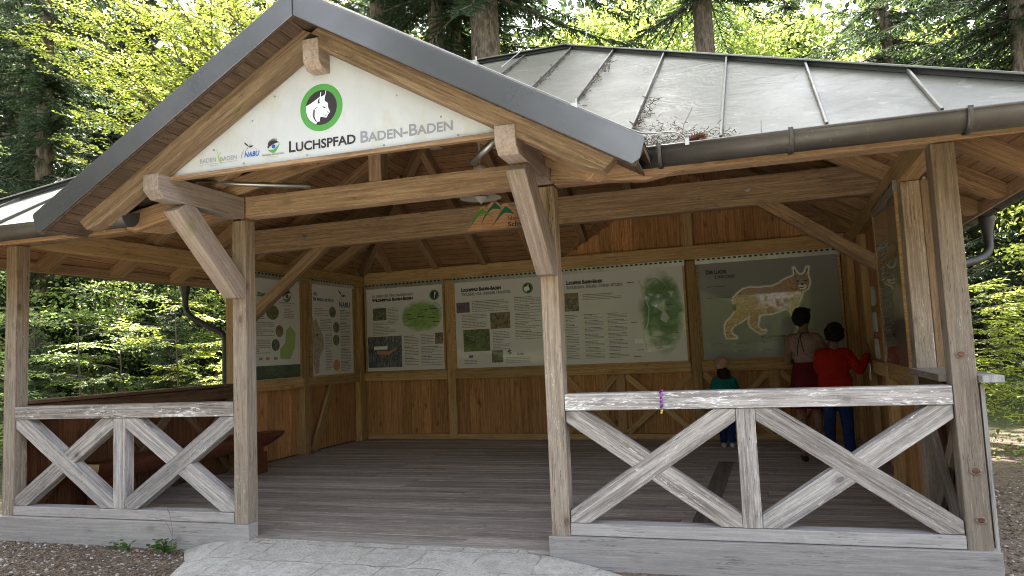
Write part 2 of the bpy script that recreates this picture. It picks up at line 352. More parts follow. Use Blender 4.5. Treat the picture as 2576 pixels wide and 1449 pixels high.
def stonemat():
    b = NB('flagstone'); g = b.n('ShaderNodeNewGeometry'); p = g.outputs['Position']
    d = b.n('ShaderNodeVectorMath', operation='ADD'); nz = b.n('ShaderNodeTexNoise', i_Scale=4.5, i_Detail=4); b.L.new(p, nz.inputs['Vector'])
    sc = b.n('ShaderNodeVectorMath', operation='SCALE', i_Scale=.12); b.L.new(nz.outputs['Color'], sc.inputs[0]); b.L.new(p, d.inputs[0]); b.L.new(sc.outputs[0], d.inputs[1])
    bk = b.n('ShaderNodeTexBrick', i_Scale=1.0); bk.inputs['Brick Width'].default_value = .46; bk.inputs['Row Height'].default_value = .37; bk.inputs['Mortar Size'].default_value = .009; bk.inputs['Mortar Smooth'].default_value = .6; bk.offset = .43
    bk.inputs['Color1'].default_value = (0, 0, 0, 1); bk.inputs['Color2'].default_value = (1, 1, 1, 1); bk.inputs['Mortar'].default_value = (.5, .5, .5, 1)
    b.L.new(d.outputs[0], bk.inputs['Vector']); e = b.math('SUBTRACT', 1.0, b.math('MULTIPLY', bk.outputs['Fac'], b.step(b.noise(p, 3.1, 4, .7), .36, .56)))
    vc = bk
    n1 = b.noise(p, 9, 8, .75); n2 = b.noise(p, 45, 5, .75); n3 = b.noise(p, 3, 5, .6)
    c = b.mix(b.step(n1, .38, .62), (.55, .52, .475), (.72, .69, .64)); c = b.mix(b.step(n2, .56, .66), c, (.80, .78, .74)); c = b.mix(b.math('MULTIPLY', b.step(n2, .42, .34), .8), c, (.25, .22, .19))
    c = b.mix(b.math('MULTIPLY', b.step(n3, .52, .62), .45), c, (.42, .37, .33))
    sep = b.n('ShaderNodeSeparateColor'); b.L.new(vc.outputs['Color'], sep.inputs[0]); c = b.mix(b.math('MULTIPLY', sep.outputs[0], .30), c, (.46, .44, .38))
    c = b.mix(e, (.38, .35, .30), c)
    b.bump(b.math('ADD', b.math('MULTIPLY', e, .7), b.math('ADD', b.math('MULTIPLY', n1, 1.4), b.math('MULTIPLY', n2, .9))), .9, .03); return b.base(c, .9, 0, .2)
m_stone = stonemat()
# ---------------------------------------------------------------- ground
def gz(x, y):
    z = -.235
    if y < -1.5: z += (y+1.5)*.03
    dl = max(0, -8-x); dr = max(0, x-8); db = max(0, y-9)
    z += .10*dl + .03*dr + .05*db
    far = min(1, (dl+dr+db+max(0, -y-7))/3)
    z += far*.18*(math.sin(x*.7+1)*math.cos(y*.55)+.5*math.sin(x*1.7+y*1.3))
    if y < -8: z += (-8-y)*.10
    if x > 3.2 and y > -2: z -= .13*min(1, (x-3.2)/1.2)
    return z
def axis(a, b, n, c, fine):
    v = sorted(set([round(x, 3) for x in np.linspace(a, b, n)] + [round(x, 3) for x in np.linspace(c-fine, c+fine, 50)])); return v
xs, ys = axis(-90, 90, 91, -1, 9), axis(-90, 90, 91, 0, 9)
V = [(x, y, gz(x, y)) for y in ys for x in xs]; nx = len(xs)
Fc = [(j*nx+i, j*nx+i+1, (j+1)*nx+i+1, (j+1)*nx+i) for j in range(len(ys)-1) for i in range(nx-1)]
tag(link('ground', mesh(V, Fc, True), None, m_ground), None, kind='structure')
# flagstone apron: its left edge runs from the entrance post out to the front
pl = [(-2.66, .13), (-2.95, .02), (-3.25, -.12), (-3.05, -.35), (-2.85, -.75), (-2.9, -1.4), (-2.7, -2.2), (-2.6, -3.5), (-2.4, -7), (-2, -14)]
pr_ = [(.0, .10), (.02, -.02), (.25, -.05), (.45, -.12), (.75, -.3), (.8, -1.4), (1.0, -2.2), (1.1, -3.5), (1.5, -7), (3, -14)]
V, Fc = [], []
NX = 24
for (a, b_) in zip(pl, pr_):
    for k in range(NX+1):
        t = k/NX; x = a[0]+(b_[0]-a[0])*t; y = a[1]+(b_[1]-a[1])*t
        e = min(t, 1-t)*2; zz = -.128 - .06*max(0, min(1, -y/.9)) - .035*max(0, -y-.9)
        edge = max(0, 1-e*7); zz -= edge*.075 + .006*math.sin(x*9)*math.cos(y*8)
        V.append((x, y, max(zz, gz(x, y)+.004) if y > -5 else gz(x, y)+.03*e+.004))
for j in range(len(pl)-1):
    for i in range(NX): Fc.append((j*(NX+1)+i, j*(NX+1)+i+1, (j+1)*(NX+1)+i+1, (j+1)*(NX+1)+i))
tag(link('path', mesh(V, [f[::-1] for f in Fc], True), None, m_stone), None, kind='structure')
# ---------------------------------------------------------------- pavilion
P = thing('pavilion', (-1.3, 3.1, -.12), "open timber pavilion with grey metal hipped roof and gabled entrance, standing in a forest", 'pavilion')
FL = -.12; XL = [(-5.54, -5.395), (-2.83, -2.69), (.01, .15), (2.75, 2.895)]
# posts of the front
for i, (a, b_) in enumerate(XL):
    zb = -.09 if i in (1, 2) else -.002
    o = box('post', (a, 0, -.01 if i != 1 else -.02), (b_, .14, 2.655), m_post if i < 3 else m_post, P, ax=2, shear=False)
# the big red-brown knots of the right corner post
m_knot = wood('knot_wood', (.08, .03, .018), (.16, .07, .04), (.24, .13, .08), bump=.8, knots=0); m_kring = wood('knot_ring_wood', (.12, .10, .085), (.20, .17, .15), (.26, .23, .2), knots=0)
kp = o
for kx_, kz_, kr in ((2.812, 1.245, .020), (2.832, .50, .022), (2.835, .19, .019)):
    M = Matrix.Translation((kx_, -.0105, kz_)) @ Matrix.Rotation(rad(90), 4, 'X') @ Matrix.Diagonal((1.1, .85, 1, 1))
    link('knot', mesh(*lathe([(0, .0022), (kr*.6, .0026), (kr, .0012), (kr*1.02, -.001)], 20, M), True), kp, m_knot)
    link('knot_ring', mesh(*lathe([(kr*1.03, .0008), (kr*1.45, .0004), (kr*1.5, -.001)], 20, M), True), kp, m_kring)
# side posts, back posts
for x0, y0 in ((-5.54, 2.98), (-5.54, 4.50), (-5.54, 6.1), (2.75, 1.26), (2.75, 2.92), (2.75, 4.5), (2.75, 6.1)):
    box('post', (x0, y0, FL), (x0+.145, y0+.15, 2.655), m_post if y0 == 1.26 else m_int, P, ax=2)
for u in (-5.60, -3.76, -1.78, .44, 2.69):
    box('post', (u, 6.30, FL), (u+.15, 6.44, 2.68), m_int, P, ax=2)
box('post', (.42, 6.30, 2.9), (.58, 6.44, 3.95), m_int, P, ax=2)
# plates
box('wall_plate', (-5.56, .0, 2.66), (-2.835, .14, 2.86), m_mid, P, ax=0, shear=False)
box('wall_plate', (.155, 0, 2.66), (2.90, .14, 2.86), m_mid, P, ax=0, shear=False)
box('wall_plate', (-5.54, .145, 2.66), (-5.395, 6.44, 2.86), m_int, P, ax=1)
box('wall_plate', (2.75, .145, 2.66), (2.895, 6.44, 2.86), m_int, P, ax=1)
box('wall_plate', (-5.39, 6.295, 2.70), (2.745, 6.44, 2.92), m_int, P, ax=0)
box('tie_beam', (-2.685, 0, 2.676), (.005, .14, 2.862), m_mid, P, ax=0, shear=False)
# bracket beams projecting out from the entrance posts, their ends chamfered, with knee braces
for a, b_ in (XL[1], XL[2]):
    c = (a+b_)/2
    M = frame((c, -.003, 2.765), (c, -1.01, 2.765))
    o = link('bracket_beam', prism([(0, -.097), (.937, -.097), (1.007, -.035), (1.007, .088), (0, .088)], -.0715, .0715), P, m_rose, M)
    # knee brace with a plumb foot against the post
    s = .70
    M = Matrix(((0, 1, 0, c), (-1, 0, 0, 0), (0, 0, 1, 0), (0, 0, 0, 1)))      # local x = -world y
    ol = [(.002, 1.952), (.14, 1.952), (.80, 2.60), (.735, 2.667), (.60, 2.667), (.002, 2.10)]
    me = prism([(.002, 1.952), (.12, 1.952), (.81, 2.60), (.715, 2.667), (.60, 2.667), (.002, 2.12)], -.068, .068)
    # rotate so the grain follows the brace
    ang = math.atan2(2.63-2.0, .72-.06); R = Matrix.Rotation(ang, 4, 'Y')
    Mi = (Matrix.Translation((.06, 0, 2.0)) @ Matrix.Rotation(-ang, 4, 'Y')); me.transform(Mi.inverted())
    br = link('knee_brace', me, P, m_rose, M @ Mi)
    nrm = Vector((math.sin(ang), 0, -math.cos(ang)))
    c0 = Vector((.60, 0, 2.475)); Mb = M @ Matrix.Translation(c0) @ nrm.to_track_quat('Z', 'Y').to_matrix().to_4x4()
    link('bolt', mesh(*lathe([(0, .004), (.012, .004), (.013, .012), (.02, .012), (.02, .003), (.035, .001), (.037, -.004)], 24, Mb), False), br, m_steel)
# base boards and sill beams, rails, cross braces in the two front bays
def xbay(x0, x1, mr, mb):
    box('sill_beam', (x0, .0, .002), (x1, .14, .088), mb, P, ax=0, shear=False)
    box('rail', (x0, .0, .921), (x1, .14, 1.045), m_rail, P, ax=0, shear=False)
    xm = (x0+x1)/2; hw = .065
    box('infill_post', (xm-hw, .012, .090), (xm+hw, .13, .919), mr, P, ax=2, shear=False)
    zb, zt = .091, .918; wd = .062
    for (a, b_, first) in ((x0+.002, xm-hw-.002, x0 < -3), (xm+hw+.002, x1-.002, x0 > -3)):
        L, H = b_-a, zt-zb; t = .115
        # diagonal clipped to the bay: corners cut plumb / level
        def diag(flip, y0, y1):
            o = [(0, H), (0, H-t*.75), (L-t*1.25, 0), (L, 0), (L, t*.75), (t*1.25, H)]
            if flip: o = [(L-x, z) for x, z in o]
            ang = math.atan2(-H, L) if not flip else math.atan2(H, L)
            me = prism([(a+x, zb+z) for x, z in o], y0, y1)
            R = Matrix.Translation((a+L/2, 0, zb+H/2)) @ Matrix.Rotation(-ang, 4, 'Y'); me.transform(R.inverted())
            link('cross_brace', me, P, mr, R)
        diag(not first, .012, .128) if False else None
        diag(False, .014 if first else .017, .125); diag(True, .017 if first else .014, .122)
xbay(-5.39, -2.835, m_front, m_base); xbay(.155, 2.745, m_front, m_base)
me = box('base_board', (-5.62, -.035, -.33), (-2.66, .10, -.002), m_base, P, ax=0, shear=False)
me = box('base_board', (-.01, -.035, -.55), (2.93, .10, -.002), m_base, P, ax=0, shear=False)
box('base_board', (2.90, .11, -.55), (2.935, 6.4, .02), m_side, P, ax=1); box('base_board', (-5.60, .11, -.4), (-5.56, 6.4, .02), m_side, P, ax=1)
# floor deck: planks running along the front
parts = []; y = .02
while y < 6.55:
    xx = -5.58
    while xx < 2.88:
        L = random.choice((2.4, 3.1, 4.0)); x1 = min(xx+L, 2.88)
        z1 = FL - random.random()*.004
        parts.append(bx((xx+.002, y+.003, FL-.035), (x1-.002, y+.137, z1))); xx = x1
    y += .14
v, f = merge(parts); link('floor_deck', mesh([S(p) for p in v], f), P, m_floor)
link('floor_joist', mesh(*bx((-5.5, .06, -.6), (2.85, 6.4, -.157))), P, m_dark)
# dark plank strip on the floor right
# walls: vertical boards
def boards(name, fn, u0, u1, z0, z1, mat, wd=.19, th=.02, top=None):
    parts = []; u = u0
    while u < u1-.01:
        e = min(u+wd, u1); d = random.random()*.003
        zt = z1 if top is None else top((u+e)/2)
        if zt > z0+.02: parts.append(([fn(a, b_, c) for a, b_, c in ((u+.002, z0, d), (e-.002, z0, d), (e-.002, z0, -th), (u+.002, z0, -th), (u+.002, zt, d), (e-.002, zt, d), (e-.002, zt, -th), (u+.002, zt, -th))], [(0, 3, 2, 1), (4, 5, 6, 7), (0, 1, 5, 4), (1, 2, 6, 5), (2, 3, 7, 6), (3, 0, 4, 7)]))
        u = e
    v, f = merge(parts); return link(name, mesh(v, f), P, mat)
BK = lambda u, z, d: S((u, 6.30-d, z)); LF = lambda u, z, d: S((-5.395+d, u, z)); RT = lambda u, z, d: S((2.75-d, u, z))
bk2 = lambda u, z, d: S((u, 6.42-d, z))
boards('cladding', bk2, -5.5, 2.8, FL, 2.72, m_board)
boards('cladding', lambda u, z, d: S((u, 6.46-d, z)), -2.1, 3.1, 2.90, 0, m_board, top=lambda u: 4.17-.585*abs(u-.5))
boards('cladding', lambda u, z, d: S((-5.50+d, u, z)), .16, 3.0, FL+.02, 1.06, m_board_shade)
boards('cladding', lambda u, z, d: S((-5.50+d, u, z)), 3.0, 6.3, FL+.02, 2.68, m_board)
boards('cladding', lambda u, z, d: S((2.84-d, u, z)), 1.35, 6.3, FL+.02, 2.68, m_int and m_board)
boards('cladding', lambda u, z, d: S((2.86-d, u, z)), .16, 1.25, FL+.02, 1.06, m_board_shade)
boards('cladding', lambda u, z, d: S((2.925-d, u, z)), .08, 6.35, -.10, 1.045, m_side, .13, .022)
boards('cladding', lambda u, z, d: S((2.925-d, u, z)), 1.27, 6.35, 1.045, 2.68, m_side, .13, .022)
boards('cladding', lambda u, z, d: S((-5.55-d, u, z)), .08, 6.35, -.10, 1.045, m_side, .13, .022)
boards('cladding', lambda u, z, d: S((-5.55-d, u, z)), 3.0, 6.35, 1.045, 2.68, m_side, .13, .022)
# cap rails on the low side walls, trim board by the right side post
box('cap_rail', (-5.62, .145, 1.06), (-5.37, 2.97, 1.095), m_frame_shade, P, ax=1)
box('cap_rail', (2.70, .145, 1.06), (3.02, 1.25, 1.11), m_post, P, ax=1); box('cap_rail', (2.90, -.10, 1.062), (3.02, .14, 1.108), m_side, P, ax=1)
box('rail', (-5.50, .15, .90), (-5.40, 2.97, 1.05), m_frame_shade, P, ax=1); box('rail', (2.755, .15, .90), (2.85, 1.25, 1.05), m_frame_shade, P, ax=1)
box('trim_board', (2.90, 1.27, 1.10), (2.965, 1.40, 2.66), m_mid, P, ax=2)
# wall rails, X bracing
for a, b_ in ((-5.445, -3.765), (-3.605, -1.785), (-1.625, .435), (.595, 2.685)):
    box('rail', (a, 6.305, .93), (b_, 6.43, 1.075), m_int, P, ax=0)
box('rail', (-5.39, 6.31, FL+.002), (2.74, 6.41, -.03), m_int, P, ax=0)
for a, b_ in ((3.135, 4.495), (4.655, 6.095)): box('rail', (-5.53, a, .94), (-5.395, b_, 1.09), m_int, P, ax=1)
for a, b_ in ((1.415, 2.915), (3.075, 4.495), (4.655, 6.095)): box('rail', (2.755, a, .94), (2.885, b_, 1.09), m_int, P, ax=1)
def brace(fn, u0, z0, u1, z1, wd, d, mat, th=.05):
    a, b_ = fn(u0, z0, d), fn(u1, z1, d); n = (fn(u0, z0, 1)-fn(u0, z0, 0)).normalized()
    up = n.cross((b_-a)).normalized(); beam('brace', a, b_, th, wd, mat, P, up=up)
bkw = lambda u, z, d: S((u, 6.36-d, z))
for a, b_ in ((-1.62, -.78), (-.62, .43), (.60, 1.57), (1.73, 2.68)):
    brace(bkw, a, -.02, b_, .90, .10, .028, m_int, .04); brace(bkw, a, .90, b_, -.02, .10, -.016, m_int, .04)
for u in (-.78, 1.57): box('infill_post', (u, 6.32, -.02), (u+.15, 6.40, .925), m_int, P, ax=2)
brace(lambda u, z, d: S((-5.44+d, u, z)), 4.75, -.1, 5.28, .94, .12, .02, m_int, .06)
for sgn, X in ((1, -5.46), (-1, 2.80)):
    fn = (lambda u, z, d, X=X, s=sgn: S((X+s*d, u, z)))
    for a, b_ in (((.16, 1.05), (1.13, 2.0), (2.08, 2.95)) if sgn == 1 else ((.16, 1.24),)):
        brace(fn, a, -.05, b_, .90, .10, .03, m_frame_shade if sgn == 1 else m_post, .05); brace(fn, a, .90, b_, -.05, .10, -.02, m_frame_shade if sgn == 1 else m_post, .05)
# cross beam spanning the pavilion on the side plates, with knee braces
box('tie_beam', (-5.56, 2.88, 2.865), (2.92, 3.02, 3.19), m_mid, P, ax=0)
for s, A, B in ((1, (-3.95, 2.86), (-4.93, 2.10)), (-1, (1.72, 2.86), (2.73, 2.14))):
    p0 = S((B[0]-.25*s, 2.95, B[1]-.18)); p1 = S((A[0]+.12*s, 2.95, A[1]+.09)); beam('knee_brace', p0, p1, .115, .14, m_mid, P)
for x, z in ((-4.15, 3.03), (1.52, 3.05)):
    M = Matrix.Translation(S((x, 2.878, z))) @ Matrix.Rotation(rad(90), 4, 'X'); link('bolt', mesh(*lathe([(0, .012), (.014, .012), (.016, .003), (.03, .002), (.032, -.004)], 20, M)), P, m_steel)
# short post under the gable frame
box('post', (-1.45, .0, 2.864), (-1.33, .13, 3.35), m_mid, P, ax=2, shear=False)
# ---------------------------------------------------------------- roofs
XC = -1.345; EY, BY, EZ, RY, RZ = -.75, 7.05, 2.64, 3.15, 5.114
EL, ER, RL, RR = -6.21, 3.70, -2.05, -.457
SL = (RZ-EZ)/(RY-EY); GS = .585; GZ = 3.93
def zf(y): return EZ+SL*(y-EY)
def zb_(y): return EZ+SL*(BY-y)
def zside(x): return EZ+(RZ-EZ)*((x-EL)/(RL-EL) if x < -1.3 else (ER-x)/(ER-RR))
xr = lambda y: XC-.053*y
gv = (GZ-EZ)/GS; gy = EY+(GZ-EZ)/SL
RGC, RGZ = .5, 4.2; rv = (RGZ-EZ)/GS; ry = BY-(RGZ-EZ)/SL
front = [(EL, EY), (XC-gv+.04, EY), (XC-.068, gy), (XC+gv+.04, EY), (ER, EY), (RR, RY), (RL, RY)]
backp = [(ER, BY), (RGC+rv, BY), (RGC, ry), (RGC-rv, BY), (EL, BY), (RL, RY), (RR, RY)]
zff = lambda x, y: zf(y); zbb = lambda x, y: zb_(y); zss = lambda x, y: zside(x)
leftp = [(EL, BY), (EL, EY), (RL, RY)]; rightp = [(ER, EY), (ER, BY), (RR, RY)]
def sheet(poly, zfn, off, th, f=S):
    tri = tessellate_polygon([[Vector((x, y, 0)) for x, y in poly]]); n = len(poly)
    top = [f((x, y, zfn(x, y)+off)) for x, y in poly]; bot = [f((x, y, zfn(x, y)+off-th)) for x, y in poly]
    Fc = [tuple(t) for t in tri]+[tuple(i+n for i in t[::-1]) for t in tri]+[(i, i+n, (i+1) % n+n, (i+1) % n) for i in range(n)]
    bm = bmesh.new(); vs = [bm.verts.new(v) for v in top+bot]
    for t in Fc: bm.faces.new([vs[i] for i in t])
    bmesh.ops.recalc_face_normals(bm, faces=bm.faces); me = bpy.data.meshes.new('m'); bm.to_mesh(me); bm.free()
    return [v.copy() for v in top+bot], Fc, me
rsm = []
for poly, zfn in ((front, zff), (backp, zbb), (leftp, zss), (rightp, zss)):
    v, f, me = sheet(poly, zfn, 0, .006); rsm.append((v, f))
v, f = merge(rsm); bm = bmesh.new(); me = mesh(v, f); bm.from_mesh(me); bmesh.ops.recalc_face_normals(bm, faces=bm.faces)
roof = link('roof_sheet', bm_mesh(bm), P, m_roof)
for poly, zfn, mt in ((front, zff, m_ceil), (backp, zbb, m_ceil), (leftp, zss, m_ceils), (rightp, zss, m_ceils)):
    link('roof_boarding', sheet(poly, zfn, -.012, .03)[2], P, mt)
G = lambda p: Vector(p)
def gpoly(xc, half, y0, y1, ev, gyy, s, f):  # half gable roof
    return [(xc, y0), (xc+s*half, y0), (xc+s*half, ev), (xc+s*(half-.12), ev), (xc, gyy)]
gz_ = lambda x, y: GZ-GS*abs(x-XC); rgz = lambda x, y: RGZ-GS*abs(x-RGC)
v_, f_ = [], []
gr = []
for s in (-1, 1):
    pg = gpoly(XC, gv+.12, -1.20, 0, EY+.02, gy+.03, s, G); v, f, me = sheet(pg, gz_, .012, .006, G); gr.append((v, f))
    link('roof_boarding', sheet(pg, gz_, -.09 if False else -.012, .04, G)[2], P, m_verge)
    pg = gpoly(RGC, rv+.12, BY+.35, 0, BY-.02, ry-.03, s, S); v, f, me = sheet(pg, rgz, .012, .006); gr.append((v, f))
    link('roof_boarding', sheet(pg, rgz, -.012, .03)[2], P, m_ceils)
v, f = merge(gr); me = mesh(v, f); bm = bmesh.new(); bm.from_mesh(me); bmesh.ops.recalc_face_normals(bm, faces=bm.faces); link('roof_sheet', bm_mesh(bm), P, m_roof)
# standing seams
def seamline(pts, r=.014, h=.028, name='seam', f=S, mat=m_seam, wd=None):
    p0, p1 = f(pts[0]), f(pts[1]); return beam(name, p0, p1, wd or .018, h, mat, roof, bev=.003)
def yhip(x):
    if x < RL: return EY+(x-EL)/(RL-EL)*(RY-EY)
    if x > RR: return EY+(ER-x)/(ER-RR)*(RY-EY)
    return RY
k = 0; x = 2.69
while x > EL+.2:
    y1 = yhip(x)-.03; y0 = EY+.04; dx = abs(x+.02-XC)
    if dx < gv: y0 = EY+(GZ-GS*dx-EZ)/SL+.05
    if y1 > y0+.1: seamline([(x, y0, zf(y0)+.016), (x, y1, zf(y1)+.016)])
    x -= .62
y = 6.4
while y > -.5:
    xa = EL+(RL-EL)*min((y-EY)/(RY-EY), (BY-y)/(BY-RY)); seamline([(EL+.04, y, EZ+.04), (xa-.03, y, zside(xa-.03)+.016)])
    xa = ER-(ER-RR)*min((y-EY)/(RY-EY), (BY-y)/(BY-RY)); seamline([(ER-.04, y, EZ+.04), (xa+.03, y, zside(xa+.03)+.016)])
    y -= .62
for a, b_ in (((RL, RY), (RR, RY)), ((RR, RY), (ER, EY)), ((RL, RY), (EL, EY)), ((RR, RY), (ER, BY)), ((RL, RY), (EL, BY))):
    z = lambda q: RZ if q[1] == RY else EZ
    beam('hip_cap' if a[1] != b_[1] else 'ridge_cap', S((*a, z(a)+.035)), S((*b_, z(b_)+.035)), .13, .018, m_seam, roof, bev=.004)
    beam('hip_batten', S((*a, z(a)+.012)), S((*b_, z(b_)+.012)), .06, .04, m_dark, roof, bev=0)
# rafters: front and back slopes, side slopes, hips, gable
def rafter(p0, p1, f=S, mat=m_raft, w_=.115, h=.155, top=-.045, name='rafter', plumb=True):
    a, b_ = f(p0), f(p1); L = (b_-a).length; sl = (b_.z-a.z)/max(.01, math.hypot(b_.x-a.x, b_.y-a.y)); c = math.sqrt(1+sl*sl)
    sh = top-h*c/2-.0; a = a+Vector((0, 0, sh)); b_ = b_+Vector((0, 0, sh))
    o = [(.085, -h/2), (L, -h/2), (L, h/2), (0, h/2), (-h/2*sl*.9+.06, -.03)]
    return link(name, prism(o, -w_/2, w_/2, .004), P, mat, frame(a, b_))
x = 2.60
while x > EL+.3:
    y1 = yhip(x)-.05; y0 = EY+.06; dx = abs(x+.03-XC)
    if dx < gv-.05: y0 = EY+(GZ-GS*dx-EZ)/SL
    if y1 > y0+.25: rafter((x, y0, zf(y0)), (x, y1, zf(y1)))
    y1b = BY-(yhip(x)-EY)+.05; y0b = BY-.06; dx = abs(x-RGC)
    if dx < rv-.05: y0b = BY-(RGZ-GS*dx-EZ)/SL
    if y0b > y1b+.25: rafter((x, y0b, zb_(y0b)), (x, y1b, zb_(y1b)))
    x -= .93
for y in np.arange(-.1, 6.8, .92):
    fr = min((y-EY)/(RY-EY), (BY-y)/(BY-RY))
    for e, r_ in ((EL, RL), (ER, RR)):
        xa = e+(r_-e)*fr; s = 1 if e < 0 else -1
        if fr > .12: rafter((e+s*.06, y, zside(e+s*.06)), (xa-s*.05, y, zside(xa-s*.05)))
for a, b_ in (((ER, EY), (RR, RY)), ((EL, EY), (RL, RY)), ((ER, BY), (RR, RY)), ((EL, BY), (RL, RY))):
    rafter((a[0]*.985+b_[0]*.015, a[1]*.985+b_[1]*.015, EZ+.03), (*b_, RZ), name='hip_rafter', top=-.075)
rafter((XC+2.02, EY+.1, zf(EY)+.06), (XC-.068, gy, zf(gy)), top=-.06, name='valley_rafter'); rafter((XC-2.02, EY+.1, zf(EY)+.06), (XC-.068, gy, zf(gy)), top=-.06, name='valley_rafter')
# purlin along the ridge of the gable with its end showing, gable rafters
link('ridge_beam', prism([(0, -.10), (2.24, -.10), (2.29, -.045), (2.29, .115), (0, .115)], -.065, .065), P, m_rose, frame((XC, 1.28, 3.565), (XC, -1.0, 3.565)))
for yy, mt, w_ in ((-.935, m_gab, .13), (-.30, m_raft, .11), (.45, m_raft, .11)):
    for s in (-1, 1):
        a = Vector((XC+s*2.10, yy, GZ-GS*2.10)); b_ = Vector((XC+s*.001, yy, GZ-.001))
        if yy > -.5: a = Vector((XC+s*(1.9 if yy < 0 else 1.25), yy, GZ-GS*(1.9 if yy < 0 else 1.25)))
        L = (b_-a).length; h = .148; c = math.sqrt(1+GS*GS); sh = Vector((0, 0, -.055-h*c/2-.062*(1 if yy < -.5 else .2)))
        ol = [(.16, -h/2), (L-h*GS/2*1.0+h*GS, -h/2), (L-h*GS/2, h/2)] if False else [(.17, -h/2), (L+h*GS/2, -h/2), (L-h*GS/2, h/2), (.0, h/2), (.035, -h*.28)]
        link('rafter', prism(ol, -w_/2, w_/2, .004), P, mt, frame(a+sh, b_+sh))
# wall-plate stubs that carry the gable eaves
for s in (-1, 1):
    x0 = XL[1][0]-.01 if s < 0 else XL[2][1]+.01
    a = Vector((x0, -.06, 2.76)); b_ = Vector((x0+s*.95, -.06, 2.70))
    link('bracket_beam', prism([(0, -.09), (.72, -.09), (.98, -.02), (.98, .03), (.55, .10), (0, .10)], -.05, .05), P, m_mid, frame(a, a+Vector((s, 0, -.10))))
# verge flashing: folded metal on both gable slopes
for s in (-1, 1):
    L = 2.335; ol = []
    x1 = XC+s*L
    pts = [(XC, 3.757), (XC+s*2.255, 3.757-.583*2.255), (XC+s*2.30, 2.47), (XC+s*2.335, 2.585), (XC, 3.946)]
    a = Vector((XC, -1.21, 3.85)); b_ = Vector((x1, -1.21, 3.85-.583*L)); Mx = frame(b_, a) if s < 0 else frame(a, b_)
    me = prism(pts, -1.222, -1.214, .0015); me.transform(Mx.inverted()); vf = link('verge_flashing', me, P, m_fas, Mx)
    beam('flashing_fold', (XC, -1.19, 3.952), (x1, -1.19, 3.952-.583*L), .055, .012, m_fas, vf, bev=.003)
    # soffit board just behind the flashing
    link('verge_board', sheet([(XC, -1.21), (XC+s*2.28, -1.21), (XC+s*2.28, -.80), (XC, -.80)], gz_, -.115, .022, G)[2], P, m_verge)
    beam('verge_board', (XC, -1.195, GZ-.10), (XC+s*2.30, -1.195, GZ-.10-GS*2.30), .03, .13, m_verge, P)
for me_ in (0,):
    for s in (-1, 1): link('seam_joint', mesh(*bx((XC-.003, -1.226, 3.757), (XC+.003, -1.2225, 3.946))), vf, m_dark) if s > 0 else None
# eave boards and gutters
EAV = 2.505
for a, b_ in ((-6.15, -3.30), (.72, 3.64)): box('eave_board', (a, EY+.055, EAV), (b_, EY+.08, EZ-.02), m_raft, P, ax=0)
box('eave_board', (-6.155, -.66, EAV), (-6.13, BY-.1, EZ-.02), m_raft, P, ax=1); box('eave_board', (3.62, -.66, EAV), (3.645, BY-.1, EZ-.02), m_raft, P, ax=1)
def gutter(p0, p1, label=None, br=(), caps=(0, 0)):
    p0, p1 = Vector(p0), Vector(p1); L = (p1-p0).length; M = frame(p0, p1); r = .088; n = 18; V, Fc = [], []
    prof = [(-r-.002, .052)] + [(-r*math.cos(math.pi*k/n), -r*1.12*math.sin(math.pi*k/n)+.02) for k in range(n+1)] + [(r+.004, .024), (r+.010, .032), (r+.004, .040), (r-.006, .034)]
    m = len(prof)
    for x in (0, L):
        for yy, z in prof: V.append((x, yy, z))
    Fc = [(i, i+1, m+i+1, m+i) for i in range(m-1)]
    me = mesh(V, Fc, True); o = link('gutter', me, P, m_gut, M)
    so = o.modifiers.new('s', 'SOLIDIFY'); so.thickness = .004
    if caps[0]: caps_x = [0]
    for cx in ([0] if caps[0] else [])+([L] if caps[1] else []):
        vv = [Vector((cx, a, b_)) for a, b_ in prof[:n+2]]; k = len(vv); w2 = [v+Vector((.006, 0, 0)) for v in vv]
        me = mesh(vv+w2, [tuple(range(k)), tuple(range(2*k-1, k-1, -1))]+[(i, (i+1) % k, k+(i+1) % k, k+i) for i in range(k)])
        link('end_cap', me, o, m_gut, M)
    for bxx in br:
        pr2 = [(-r*1.05*math.cos(math.pi*q/n), -r*1.12*1.05*math.sin(math.pi*q/n)+.018) for q in range(n+1)]+[(r+.016, .045), (r-.01, .05)]
        V = []; 
        for x in (bxx-.014, bxx+.014): V += [(x, a, b_) for a, b_ in pr2]
        m = len(pr2); me = mesh(V, [(i, i+1, m+i+1, m+i) for i in range(m-1)], True); q = link('gutter_bracket', me, o, m_gut, M); so = q.modifiers.new('s', 'SOLIDIFY'); so.thickness = .004; so.offset = 1
    return o
# local y of frame for a run towards -x points to +y (house side) -> run so that +local y is the outer side
GZ0 = 2.588
gutter(S((3.80, EY-.055, GZ0)), S((.93-.04, EY-.055, GZ0)), br=(.10, 1.02, 1.95, 2.72), caps=(0, 1))
gutter(S((-3.10, EY-.055, GZ0)), S((-6.32, EY-.055, GZ0)), br=(.55, 1.5, 2.5), caps=(1, 0))
gutter(S((-6.265, EY-.1, GZ0)), S((-6.265, BY+.1, GZ0)), br=(.6, 1.6, 2.55, 3.45, 4.4, 5.4, 6.4, 7.4))
gutter(S((3.755, BY+.1, GZ0)), S((3.755, EY-.1, GZ0)), br=(.6, 1.6, 2.6, 3.6, 4.6, 5.5, 6.5))
gutter(S((-6.3, BY+.055, GZ0)), S((3.8, BY+.055, GZ0)))
def downspout(pts):
    q = smoothpath(pts, 7); parts = [tube(q, .042, 14)]; p = Vector(pts[0]); parts.append(lathe([(.075, .05), (.072, .0), (.044, -.12), (.044, -.17)], 20, Matrix.Translation(p)))
    v, f = merge(parts); return link('downspout', mesh(v, f, True), P, m_pipe)
